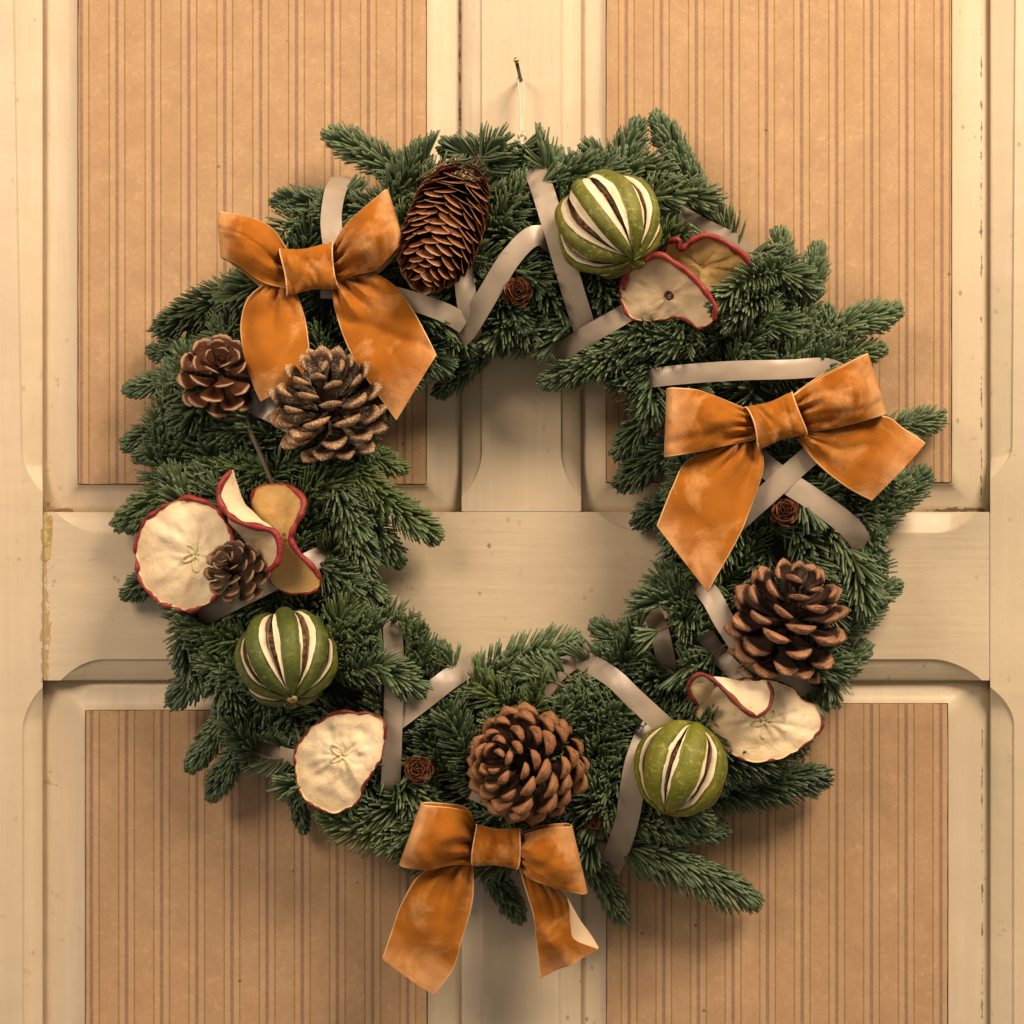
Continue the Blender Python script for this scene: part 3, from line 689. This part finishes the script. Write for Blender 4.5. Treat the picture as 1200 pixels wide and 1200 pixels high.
cone('pine_cone', 'large frosted pine cone with white dusted scales lying over the bow tail', (384,474,128), (-0.12,0.72,0.68), 94, 65, 58, 50, 30, 9, 'pine', M_coneB, (-14, 64), 0.22, 1.0, t0=.72, group='pine cones on the wreath')
cone('pine_cone', 'big tan pine cone at the bottom just above the lowest velvet bow', (617,896,126), (-0.60,0.22,0.77), 96, 66, 72, 44, 29, 13, 'pine', M_coneC, (-8, 60), 0.40, 0.2, t0=.66, group='pine cones on the wreath')
cone('pine_cone', 'big dark brown pine cone with tan scale tips above the folded apple slice', (924,724,124), (0.20,0.84,0.50), 100, 64, 54, 50, 33, 10, 'pine', M_coneD, (-26, 58), 0.16, 0.6, t0=.80, group='pine cones on the wreath')
cone('pine_cone', 'small umber pine cone lying between the left apple slices', (276,669,140), (-0.30,0.52,0.80), 50, 34, 42, 26, 19, 5, 'open', M_coneE, (-22, 62), 0.22, 0.9, group='pine cones on the wreath')
longp = lambda u_: (math.sin(math.pi*min(.5, 0.20+u_*0.9)) if u_ < .6 else math.cos((u_-.6)/.4*1.45))**0.75
cone('spruce_cone', 'long brown spruce cone with thin overlapping scales at the upper left of the ring', (521,266,128), (-0.30,-0.90,0.42), 152, 42, 215, 27, 30, 2.2, 'thin', M_spruce, (36, 82), -0.06, 0.3, prof=longp, t0=.74, order=1.0, tiptaper=.5, cat='spruce cone')
for (x, y, h, r_, lab, ax) in ((606,341,112,20,'tiny rose shaped cone just below the V of satin ribbon at the top', (0.05,0.1,1)), (921,599,112,19,'tiny rose shaped cone below the crossing of the right satin ribbons', (-0.1,0.25,1)),
                       (490,902,106,18,'tiny rose shaped cone right of the upright ribbon near the bottom', (0,0.05,1)), (697,964,96,11,'smallest rosette cone half hidden in fir beside the lowest bow', (0.4,0.3,1))):
    cone('rosette_cone', lab, (x, y, h), ax, r_*.9, r_, 30, r_*.62, r_*.85, 1.8, 'thin', M_rose, (15, 84), 0.5, x, prof=lambda u_: max(.02, 1-u_)**0.7, group='tiny rosette cones', tiptaper=.35, cat='small cone')
# dry fibres under the dark brown cone
fb = []
for i in range(16):
    x, y = 882+rng.uniform(-14, 16), 775+rng.uniform(-8, 10)
    fb.append(tube(spline(PL([(x, y, 126), (x+rng.uniform(-14, 14), y+rng.uniform(-8, 12), 138), (x+rng.uniform(-20, 20), y+rng.uniform(-4, 18), 132)]), 8), 0.45, 4))
v, f = merge(fb); o = mesh('dry_fibres', v, f, M_fibre); o['label'] = 'tangle of thin dry brown fibres under the dark brown pine cone'; o['category'] = 'fibres'
v, f = merge([tube(spline(PL([(905,596,112),(900,606,120),(905,615,122)]), 6), 0.6, 4), tube(spline(PL([(930,600,112),(938,612,120),(936,622,116)]), 6), 1.2, 5)])

# ------------------------------------------------------------------ slit dried limes
def lime(label, at, R, pole, mats, nrib, w_green, w_slit, lean=0.0, squash=1.0, open_=None, seed=0):
    ctr = P(*at); a = norm(np.array(pole, float)); aw = Vector((a[0], -a[2], a[1]))
    t = thing('dried_lime', label, 'dried lime', W(ctr), 'slit dried limes')
    t.rotation_mode = 'QUATERNION'; t.rotation_quaternion = aw.to_track_quat('Z', 'Y') @ Matrix.Rotation(lean, 3, 'Z').to_quaternion()
    r = random.Random(seed)
    def lune(c0, hw0, hw1, R0, R1, nl=30, m=9, rib=0.0, sd=0.0, zlim=1.0):
        g = []; pts_in = []
        for i in range(nl):
            la = math.pi*(i/(nl-1)-0.5)*zlim; g_ = []
            opn = max(0.0, math.cos(la*1.08))**0.62
            full = math.pi/nrib*1.01
            hw = (full-(full-hw0)*opn)*(1+(0.10*mnoise.noise(Vector((la*2.2, sd*3.1, 1.0)))+0.05*mnoise.noise(Vector((la*7, sd*3.1, 5.0))))*opn)
            for j in range(m):
                s = j/(m-1)*2-1; lo = c0+hw*s
                edge = 1-abs(s)**4*0.06*opn
                rad = (R0+(rib*math.cos(s*math.pi/2)*math.cos(la)))*edge*(1+0.05*mnoise.noise(Vector((la*1.3+seed, lo*1.3, 0)))+0.02*mnoise.noise(Vector((la*4, lo*4, sd))))
                g_.append((rad*math.cos(la)*math.cos(lo), rad*math.cos(la)*math.sin(lo), rad*math.sin(la)*squash))
            g.append(g_)
        g = np.array(g); n, m2 = g.shape[:2]; inner = g*(R1/R0)
        v = np.vstack([g.reshape(-1, 3), inner.reshape(-1, 3)])*S; o = n*m2
        f = [list(map(int, k)) for k in gridfaces(n, m2)]
        f = [k[::-1] for k in f]
        for i in range(n-1):
            f.append([i*m2, (i+1)*m2, (i+1)*m2+o, i*m2+o]); f.append([(i+1)*m2+m2-1, i*m2+m2-1, i*m2+m2-1+o, (i+1)*m2+m2-1+o])
        return v, f
    full = math.pi/nrib
    for k in range(nrib):
        c0 = 2*math.pi*k/nrib; op = (open_[k % len(open_)] if open_ else 1.0)
        g_ = full-(full-full*w_green)*op
        v, f = lune(c0+r.uniform(-.03, .03), g_, 0, R, R*0.90, rib=R*0.035, sd=k+seed)
        mesh('peel_segment', v, f, mats, t, world=False)
        g2 = full-(full-full*w_slit)*op
        v, f = lune(c0, g2, 0, R*0.965, R*0.70, sd=k+seed+.3)
        mesh('pith', v, f, M_pith, t, world=False)
    n, m = 16, 24; vs = []
    for i in range(n):
        la = math.pi*(i/(n-1)-0.5)
        for j in range(m): 
            lo = 2*math.pi*j/m; q_ = 0.76*R*(1+0.05*math.sin(lo*7+la*5)); vs.append((q_*math.cos(la)*math.cos(lo), q_*math.cos(la)*math.sin(lo), q_*math.sin(la)))
    mesh('pulp', np.array(vs)*S, gridfaces(n, m, False, True), M_pulp, t, world=False)
    if seed != 9: return t
    pr = []
    for zz, rr_ in ((R*.985, 7), (R*1.03, 6), (R*1.045, 3.5), (R*1.02, 0.4)):
        for k in range(10): pr.append((rr_*math.cos(k*.6283)*(1+.15*(k % 2)), rr_*math.sin(k*.6283)*(1+.15*(k % 2)), zz*squash))
    mesh('stem_scar', np.array(pr)*S*0.8+np.array([0, 0, R*S*.2*squash]), gridfaces(4, 10, False, True), M_scar, t, world=False)
    return t
lime('olive green slit dried lime with wrinkled peel under the top right sprigs', (713,263,132), 58, (0.42,-0.70,0.50), M_peel1, 8, .48, .84, 0.30, 1.0, [1, 1.1, .9, 1.15, 1], 3)
lime('dark green slit dried lime with white pith, on the left under the apple slices', (336,771,128), 54.5, (0.20,-0.76,0.62), M_peel2, 8, .54, .78, 0.12, 1.0, [1, 1.1, .95, 1], 9)
lime('bright green slit dried lime with one narrow dark slit, left of the folded apple slice', (798,900,128), 50, (-0.30,-0.88,0.22), M_peel3, 7, .66, .88, 0.55, 1.04, [1, .8, 1.05], 5)

# ------------------------------------------------------------------ dried apple slices
def slice_(label, outline, centre, mats, skin, thk=2.6, k=1.7, wrinkle=2.6, flaps=(), skinr=2.2, core='star', skin_on=None, extra_skins=(), seed=1.0, corer=15):
    ctr = P(*centre); org = W(ctr)
    t = thing('apple_slice', label, 'dried apple slice', org, 'dried apple slices')
    NR, NT = 18, 96
    if outline is not None:
        O = spline(PL(outline), NT, closed=True)
        # uneven dried rim
        O = O+np.array([[2.4*nz((math.cos(i/NT*6.283)*3, math.sin(i/NT*6.283)*3, 0), 1.3, seed), 2.4*nz((math.cos(i/NT*6.283)*3, math.sin(i/NT*6.283)*3, 5), 1.3, seed), 2.5*nz((math.cos(i/NT*6.283)*3, math.sin(i/NT*6.283)*3, 9), 1.0, seed)] for i in range(NT)])
        top, tn = [], []
        for r_i in range(NR):
            r = ((r_i+1)/NR)
            for i in range(NT):
                p = ctr+(O[i]-ctr)*r; p[2] = ctr[2]+(O[i][2]-ctr[2])*r**k
                an = i/NT*6.283
                p[2] += wrinkle*math.sin(math.pi*min(1, r*1.1))*(0.45*nz((math.cos(an)*3, math.sin(an)*3, r*1.5), 1.0, seed)+1.3*nz((p[0], p[1], 0), 0.05, seed)+0.5*nz((p[0], p[1], 0), 0.13, seed))
                p[2] -= 3.0*math.exp(-(r/0.16)**2)
                top.append(p); tn.append(r)
        top = np.array(top); bot = top.copy(); bot[:, 2] -= thk*2
        v = np.vstack([top, ctr[None]-[0, 0, 3.0], bot, ctr[None]-[0, 0, 3.0+thk*2]]); o = NR*NT+1
        f = [list(map(int, q_)) for q_ in gridfaces(NR, NT, False, True)]
        f += [[NR*NT, i, (i+1) % NT] for i in range(NT)]
        f = f+[[i+o for i in q_[::-1]] for q_ in f]
        f += [[(NR-1)*NT+(i+1) % NT, (NR-1)*NT+i, (NR-1)*NT+i+o, (NR-1)*NT+(i+1) % NT+o] for i in range(NT)]
        mesh('flesh', v, f, mats, t, origin=org, attr=tn+[0]+tn+[0])
        rim = O.copy(); rim[:, 2] -= thk*0.9
        rad = skinr*(0.75+0.9*np.array([nz((math.cos(i/NT*6.283)*5, math.sin(i/NT*6.283)*5, 2), 1.5, seed) for i in range(NT)])) 
        v, f = tube(rim, np.clip(rad, 0.7, 9), 8, 1.9, closed=True)
        mesh('skin', v, f, skin, t, origin=org)
    for A, B_, mt in flaps:
        A_, B2 = spline(PL(A), 40), spline(PL(B_), 40); m = 10; g = np.zeros((40, m, 3))
        for i in range(40):
            for j in range(m):
                s = j/(m-1); p = A_[i]*(1-s)+B2[i]*s; p = p+np.array([0, 0, 5*math.sin(s*math.pi)*math.sin(i/39*math.pi)+1.6*nz(p, 0.09, seed)]); g[i, j] = p
        thick('flesh', g, 1.8, mt, t, attr=np.zeros((40, m)), origin=org)
    for ek in extra_skins:
        sp = spline(PL(ek[0]), 48); rad = ek[1]*(0.85+0.40*np.array([nz(p, 0.10, seed) for p in sp])); rad[:3] *= [.5, .7, .9]; rad[-3:] *= [.9, .7, .5]
        v, f = tube(sp, rad, 8, 1.3); mesh('skin', v, f, skin, t, origin=org)
    if core == 'star':
        pr = []
        for i in range(5):
            an = i*1.2566+seed; L_ = corer*(0.8+0.3*((i*7) % 3)/2)
            c1 = ctr+np.array([math.cos(an), math.sin(an), 0])*L_*0.15+[0, 0, -1.0]; lp = []
            for s in np.linspace(0, 2*math.pi, 14, endpoint=False):
                rx, ry = L_*.5*(1-math.cos(s))/2*2, L_*.24*math.sin(s)
                lp.append(c1+np.array([math.cos(an)*rx-math.sin(an)*ry, math.sin(an)*rx+math.cos(an)*ry, 0.8*math.sin(s*2)]))
            lp = np.array(lp); lp[:, 2] -= 1.4; pr.append(tube(lp, 1.9, 6, closed=True))
        v, f = merge(pr); mesh('core', v, f, M_acore, t, origin=org)
    elif core == 'hole':
        c1 = ctr+[0, 0, 0.5]; lp = np.array([c1+[4.2*math.cos(s), 4.0*math.sin(s), -1.0] for s in np.linspace(0, 6.283, 14, endpoint=False)])
        v, f = tube(lp, 1.3, 6, closed=True); mesh('core', v, f, M_hole, t, origin=org)
    return t
slice_('large round cream apple slice with red rim, leftmost on the wreath',
    [(204,588,112),(215,584,110),(233,586,112),(254,597,116),(268,619,120),(273,645,124),(267,673,122),(257,694,118),(240,709,112),(219,716,106),(192,708,102),(173,693,98),(161,669,96),(160,640,98),(169,614,104),(186,597,108)],
    (229,650,118), M_flesh, M_skin, seed=2.3, k=1.3, wrinkle=3.4, skinr=3.4)
slice_('pale folded apple slice with a red edge, pointing up beside the large round slice', None, (295,612,130), M_flesh, M_skin, core=None, seed=4.1,
    flaps=[([(271,551,146),(259,570,148),(258,585,150),(267,602,152),(283,612,154),(304,617,155),(322,623,156)], [(272,551,140),(277,568,128),(285,590,122),(295,600,118),(306,611,122),(314,616,130),(322,623,148)], M_flesh),
           ([(268,606,146),(283,613,150),(304,618,152),(320,624,152),(327,642,152),(324,660,150),(313,670,146)], [(269,611,130),(279,622,118),(288,633,112),(295,645,110),(300,655,112),(305,664,120),(311,670,136)], M_flesh3)],
    extra_skins=[([(271,551,147),(259,568,150),(257,585,152),(267,602,154),(283,613,156),(304,618,157),(322,624,157),(328,641,156),(325,659,153),(312,670,148)], 4.0)])
slice_('waisted tan apple slice with a thick red right edge, below the frosted cone',
    [(308,568,126),(323,566,128),(342,572,134),(354,584,142),(353,600,148),(344,617,148),(340,632,146),(349,648,146),(364,663,144),(375,678,138),(372,690,132),(358,695,124),(337,693,118),(321,686,114),(316,673,112),(324,650,108),(326,632,106),(314,616,108),(300,602,112),(295,588,116),(299,574,122)],
    (333,631,122), M_flesh2, M_skin, seed=5.2, k=1.5, wrinkle=2.5, core=None, skinr=2.2, extra_skins=[([(340,570,138),(355,584,147),(354,600,153),(345,617,153),(341,632,151),(350,648,151),(365,663,149),(375,678,143)], 4.0)])
slice_('brownish apple slice with a small round hole, front one of the top right pair',
    [(730,357,112),(727,336,118),(735,319,126),(752,307,136),(773,300,142),(790,309,144),(807,321,146),(823,338,146),(837,359,144),(836,374,140),(820,384,132),(802,374,124),(786,371,118),(765,377,112),(742,373,110)],
    (784,346,128), M_flesh3, M_skin, seed=6.2, core='hole', k=1.4, wrinkle=2, extra_skins=[([(731,340,120),(735,319,128),(752,307,139),(773,299,146),(790,308,149),(807,320,151),(823,337,151),(838,359,149),(837,375,143)], 4.0)])
slice_('orange tan apple slice behind the slice with the hole at the top right',
    [(784,284,122),(794,284,124),(800,292,118),(813,281,126),(828,277,130),(848,284,132),(868,298,130),(882,313,124),(869,324,110),(848,337,104),(827,341,104),(812,326,106),(796,310,108),(779,298,114)],
    (823,312,112), M_flesh2, M_skin, seed=7.7, k=1.6, core=None, extra_skins=[([(783,283,124),(795,281,128),(797,292,124),(813,281,130),(828,276,134),(848,283,136),(869,297,134),(883,313,128)], 4.0)])
slice_('large yellowish cream apple slice with a folded flap, lowest on the right',
    [(816,834,112),(830,813,116),(852,798,116),(879,797,114),(908,799,114),(927,806,116),(938,818,120),(958,829,122),(963,849,122),(952,866,122),(927,883,120),(900,893,116),(868,890,112),(847,875,110),(830,852,108)],
    (897,845,118), M_flesh, M_skin2, seed=8.4, k=1.3, wrinkle=3.5, skinr=2.0,
    flaps=[([(810,800,138),(820,791,142),(836,797,146),(852,812,147),(871,831,145),(887,841,140),(900,831,138),(905,813,134),(900,800,130)],
            [(820,810,124),(832,796,130),(845,795,130),(858,797,128),(870,799,128),(880,799,126),(888,799,126),(894,798,126),(899,799,127)], M_flesh),
           ([(810,801,136),(809,810,132),(812,820,126),(818,826,120)], [(834,798,138),(836,804,130),(832,812,122),(824,822,118)], M_flesh3)],
    extra_skins=[([(818,826,122),(809,814,132),(808,800,138),(820,790,144),(836,797,148),(852,812,149),(871,831,147),(887,841,142)], 3.2), ([(886,841,142),(900,831,140),(905,813,136),(900,799,131)], 2.2)])
slice_('oval cream apple slice with a dark red rim, lowest on the left',
    [(346,895,100),(348,875,104),(364,855,108),(392,836,112),(421,835,116),(447,842,120),(451,864,124),(443,895,124),(425,922,118),(417,941,110),(392,952,104),(368,945,100),(351,926,98)],
    (401,886,116), M_flesh, M_skin2, seed=9.9, k=1.3, wrinkle=4.2)

# ------------------------------------------------------------------ velvet bows
def cloth(name, rows, parent, org, mat=M_velvet, tone=None, th=1.1, selv=True):
    g = np.array(rows); o = thick(name, g, th, mat, parent, attr=tone if tone is not None else np.zeros(g.shape[:2]), origin=org)
    if selv:
        for e_ in (g[:, 0], g[:, -1]): v, f = tube(e_, 1.2, 5); mesh('selvage', v, f, M_selv, o, origin=org)
    return o
def folds(s, t, seed, amp, f, near):
    r = random.Random(seed); z = 0
    for k in range(3):
        ph, ff, sl = r.uniform(0, 6.28), f*(0.7+0.5*k), r.uniform(-.5, .5)
        z += math.sin(6.283*ff*(s+sl*t*0.3)+ph)/(k+1)
    z = amp*0.7*z*math.exp(-t/near)
    for k in range(3):                               # creases running out of the knot
        s0 = (k+0.5)/3+r.uniform(-.08, .08); s1 = s0+(s0-.5)*0.5*t+r.uniform(-.25, .25)*t; wd_ = 0.055+0.13*t
        fade = max(0.0, 1-t/r.uniform(.35, .75))
        z += amp*1.7*fade*(-math.exp(-((s-s1)/wd_)**2)+0.7*math.exp(-((s-s1-1.6*wd_)/wd_)**2))
    return z
def crumple(p, seed, amt):
    a_ = nz(p, 0.028, seed+7); b_ = nz(p, 0.055, seed+13)
    return -amt*max(0.0, 0.16-abs(a_))/0.16-0.5*amt*max(0.0, 0.12-abs(b_))/0.12
def lobe(name, A, B_, bow, org, seed, lift=26, bulge=17, depth=20, off=(0, 6), amp=6.0, n=34, m=26):
    """one loop of the bow: out along the front, over the end, and back behind"""
    A_, B2 = spline(PL(A), n), spline(PL(B_), n); rows, tone = [], []
    for i in range(n):
        t = i/(n-1); row = []; tr = []
        for j in range(m):
            s = j/(m-1); p = A_[i]*(1-s)+B2[i]*s
            # an inward dent in the middle close to the knot, fullness further out
            z = bulge*math.sin(math.pi*s)*math.sin(math.pi*min(1, t*1.02)*0.92)**0.7+folds(s, t, seed, amp, 1.3, 0.35)*min(1, t*8)*math.sin(math.pi*s)**0.5
            z += 7.0*nz(p, 0.030, seed)+2.0*nz(p, 0.08, seed+3)+crumple(np.array([s*62, t*26, seed*9.0]), seed, 1.8)*math.sin(math.pi*s)**.5
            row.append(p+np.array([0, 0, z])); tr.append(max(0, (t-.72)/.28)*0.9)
        rows.append(row); tone.append(tr)
    last = np.array(rows[-1]); dirn = norm((A_[-1]+B2[-1])/2-(A_[-4]+B2[-4])/2)
    for q_ in np.linspace(0.25, 1.0, 5):
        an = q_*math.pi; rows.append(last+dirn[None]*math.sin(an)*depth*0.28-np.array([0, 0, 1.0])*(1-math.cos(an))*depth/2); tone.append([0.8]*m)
    back = []
    for i in range(n-2, -1, -2):
        t = i/(n-1); base = np.array(rows[i]); base[:, 2] -= (depth*min(1, t*2.2)+2)
        base[:, 0] += off[0]*math.sin(math.pi*t)*.9; base[:, 1] -= off[1]*math.sin(math.pi*t); back.append(base)
    for b in back: rows.append(b); tone.append([0]*m)
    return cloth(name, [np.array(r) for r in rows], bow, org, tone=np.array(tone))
def tail(name, A, B_, bow, org, seed, amp=6.0, bulge=5, n=40, m=26, near=0.22, tip=0.35, crease=None, mat=M_velvet):
    A_, B2 = spline(PL(A), n), spline(PL(B_), n); rows, tone = [], []
    for i in range(n):
        t = i/(n-1); row, tr = [], []
        for j in range(m):
            s = j/(m-1); p = A_[i]*(1-s)+B2[i]*s
            z = bulge*math.sin(math.pi*s)+folds(s, t, seed, amp, 1.2, near)*math.sin(math.pi*s)**0.4
            z += 7.0*nz(p, 0.022, seed)+1.6*nz(p, 0.06, seed+5)+crumple(np.array([s*55, t*34, seed*9.0]), seed, 1.6)*math.sin(math.pi*s)**.5*(1-.5*t)
            if crease:
                d = (p[0]-crease[0][0])*crease[1][0]+(p[1]-crease[0][1])*crease[1][1]; z += crease[2]*math.exp(-(d/crease[3])**2)
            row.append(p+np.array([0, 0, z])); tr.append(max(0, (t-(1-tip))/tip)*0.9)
        rows.append(row); tone.append(tr)
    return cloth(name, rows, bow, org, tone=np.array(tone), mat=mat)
def knot(c, wx, wy, rot, bow, org, h, seed):
    """band wrapped round the middle"""
    n, m = 64, 30; rows = []
    for i in range(n):
        an = 2*math.pi*i/n; row = []
        for j in range(m):
            s = j/(m-1)*2-1
            pinch = 1-0.06*math.cos(s*math.pi)
            X = s*wx/2*(1+0.05*math.sin(an*2+seed)); Y = math.cos(an)*wy/2*pinch; Z = math.sin(an)*17*(1-0.30*s*s)
            Z += 1.6*math.sin(s*7+seed+an)*(math.sin(an) > 0)+3.5*nz((X, Y*.5, Z*.3), 0.07, seed)+crumple(np.array([X*1.6, Y*.5, Z]), seed, 3.2)
            x2 = X*math.cos(rot)-Y*math.sin(rot); y2 = X*math.sin(rot)+Y*math.cos(rot)
            p = P(c[0], c[1], h); row.append(p+np.array([x2, y2, Z]))
        rows.append(row)
    g = np.array(rows); v = g.reshape(-1, 3)
    o = mesh('knot', v, gridfaces(n, m, True, False), M_velvet, bow, origin=org, attr=np.zeros(n*m))
    e1 = np.vstack([g[:, 0], ]); e2 = g[:, -1]
    for e_ in (e1, e2): v, f = tube(e_, 0.9, 5, closed=True); mesh('selvage', v, f, M_selv, o, origin=org)
def bow(label, c):
    org = W(P(*c)); return thing('velvet_bow', label, 'bow', org, 'orange velvet bows'), org
H0 = 128
b, org = bow('orange velvet bow with upswept loops at the upper left of the wreath', (362,316,H0))
tail('tail', [(309,334,H0-6),(290,352,H0-2),(282,380,H0-2),(286,412,H0),(297,450,H0+2),(306,470,H0+2)], [(344,338,H0-4),(352,358,H0),(359,385,H0+2),(361,417,H0+4),(352,440,H0+4),(338,456,H0+2)], b, org, 11, amp=5, bulge=9, near=.3)
tail('tail', [(389,326,H0-6),(391,345,H0-2),(396,372,H0),(411,411,H0+2),(436,452,H0+2),(465,492,H0+2)], [(392,318,H0-6),(430,319,H0),(460,334,H0+2),(481,360,H0+2),(498,391,H0+2),(511,417,H0+2)], b, org, 14, amp=7, bulge=4, near=.22, crease=((-122, 190), (0.35, 0.94), -5, 7))
lobe('loop', [(338,296,H0),(318,268,H0+12),(291,255,H0+20),(261,249,H0+22)], [(336,338,H0),(308,330,H0+10),(285,313,H0+18),(264,302,H0+20)], b, org, 3, off=(4, 8), amp=6)
lobe('loop', [(389,292,H0),(403,268,H0+12),(426,246,H0+18),(449,225,H0+20)], [(391,330,H0),(417,321,H0+10),(440,314,H0+18),(468,288,H0+20)], b, org, 8, off=(-2, 4), amp=8, bulge=20)
knot((363,315), 55, 48, math.radians(8), b, org, H0+10, 1.0)
H0 = 126
b, org = bow('orange velvet bow tilted on the right side with wide flat loops', (909,492,H0))
tail('tail', [(852,520,H0-6),(806,541,H0),(789,570,H0+2),(779,594,H0+2),(770,617,H0+2)], [(888,518,H0-6),(894,540,H0),(887,572,H0+2),(864,630,H0+4),(828,693,H0+4)], b, org, 21, amp=6, bulge=4, near=.2)
tail('tail', [(944,508,H0-6),(985,499,H0+0),(1034,489,H0-2),(1058,503,H0),(1083,520,H0)], [(934,514,H0-6),(957,541,H0),(987,566,H0+2),(1005,577,H0+2),(1023,586,H0+2)], b, org, 24, amp=4, bulge=6, near=.2)
lobe('loop', [(878,482,H0),(845,468,H0+12),(817,458,H0+20),(789,455,H0+22)], [(886,514,H0),(847,522,H0+10),(815,529,H0+18),(786,534,H0+20)], b, org, 31, off=(0, -2), amp=8, bulge=17)
lobe('loop', [(925,467,H0),(958,446,H0+12),(987,431,H0+18),(1012,417,H0+20)], [(942,504,H0),(965,503,H0+10),(1001,495,H0+18),(1034,486,H0+20)], b, org, 34, off=(0, -2), amp=8, bulge=17)
knot((909,493), 52, 46, math.radians(18), b, org, H0+10, 2.4)
H0 = 112
b, org = bow('orange velvet bow with drooping loops hanging at the bottom of the wreath', (582,992,H0))
tail('tail', [(529,1012,H0-6),(494,1024,H0-4),(472,1058,H0-8),(459,1094,H0-14),(449,1123,H0-18)], [(554,1010,H0-6),(553,1056,H0-4),(541,1099,H0-10),(530,1136,H0-16),(508,1166,H0-18)], b, org, 41, amp=6, bulge=5, near=.3)
tail('tail', [(609,1016,H0-6),(618,1046,H0-10),(627,1076,H0-18),(630,1112,H0-22),(634,1146,H0-24)], [(648,1036,H0-8),(664,1056,H0-10),(668,1084,H0-10),(673,1101,H0-14),(701,1112,H0-24)], b, org, 44, amp=4, bulge=4, near=.3, crease=((40, -470), (0.8, 0.6), 6, 9))
ga, gb = spline(PL([(664,1052,H0-16),(667,1078,H0-20),(671,1098,H0-22),(700,1112,H0-28)]), 20), spline(PL([(665,1053,H0-30),(678,1076,H0-34),(691,1094,H0-34),(701,1110,H0-30)]), 20)
thick('tail_underside', np.stack([ga*(1-k_)+gb*k_ for k_ in np.linspace(0, 1, 8)], 1), 0.8, M_vback, b, origin=org)
lobe('loop', [(558,970,H0),(546,953,H0+12),(525,947,H0+20),(499,945,H0+22)], [(556,1012,H0),(530,1013,H0+12),(502,1018,H0+18),(474,1016,H0+18)], b, org, 51, off=(2, 0), amp=9, bulge=20)
lobe('loop', [(606,982,H0),(624,975,H0+12),(645,971,H0+18),(664,969,H0+18)], [(606,1012,H0),(620,1027,H0+12),(646,1037,H0+18),(682,1047,H0+18)], b, org, 54, off=(-2, 0), amp=9, bulge=20)
knot((582,993), 50, 42, math.radians(-5), b, org, H0+10, 4.0)

# ------------------------------------------------------------------ nail and hanging cord
t = thing('nail', 'dark nail with a brass head in the middle stile above the wreath', 'nail', W(P(610,95,0)))
org = W(P(610,95,0))
v, f = tube(np.array([P(610.5,95,-6), P(607.5,82,46), P(605,71,96)])[[0, 1, 2]], 2.1, 8); mesh('shank', v, f, M_nail, t, origin=org)
v, f = tube(np.array([P(605,71,95), P(604.8,70.4,98)]), 2.9, 14); mesh('head', v, f, M_brass, t, origin=org)
t = thing('hanging_cord', 'thin white cord looped over the nail and knotted above the wreath', 'cord', W(P(611,160,40))); org = W(P(611,160,40))
for pts in ([(608,93,12),(607,92,18),(608,105,22),(610,125,28),(610,150,34),(611,160,38)], [(613,93,12),(614,98,20),(614,115,24),(612,138,30),(612,155,36)],
            [(611,162,38),(612,180,42),(613,200,44),(613,215,44)], [(610,162,38),(606,178,34),(600,195,34),(592,210,34)]):
    v, f = tube(spline(PL(pts), 24), 1.3 if pts[0][1] < 100 or pts[0][0] == 610 else 2.4, 6); mesh('strand', v, f, M_cord, t, origin=org)
kn = np.array([P(611, 161, 38)+np.array([4*math.cos(s)*(1+.3*math.cos(3*s)), 4.6*math.sin(s), 2.2*math.sin(3*s)]) for s in np.linspace(0, 6.283, 30, endpoint=False)])
v, f = tube(kn, 1.7, 6, closed=True); mesh('cord_knot', v, f, M_cord, t, origin=org)
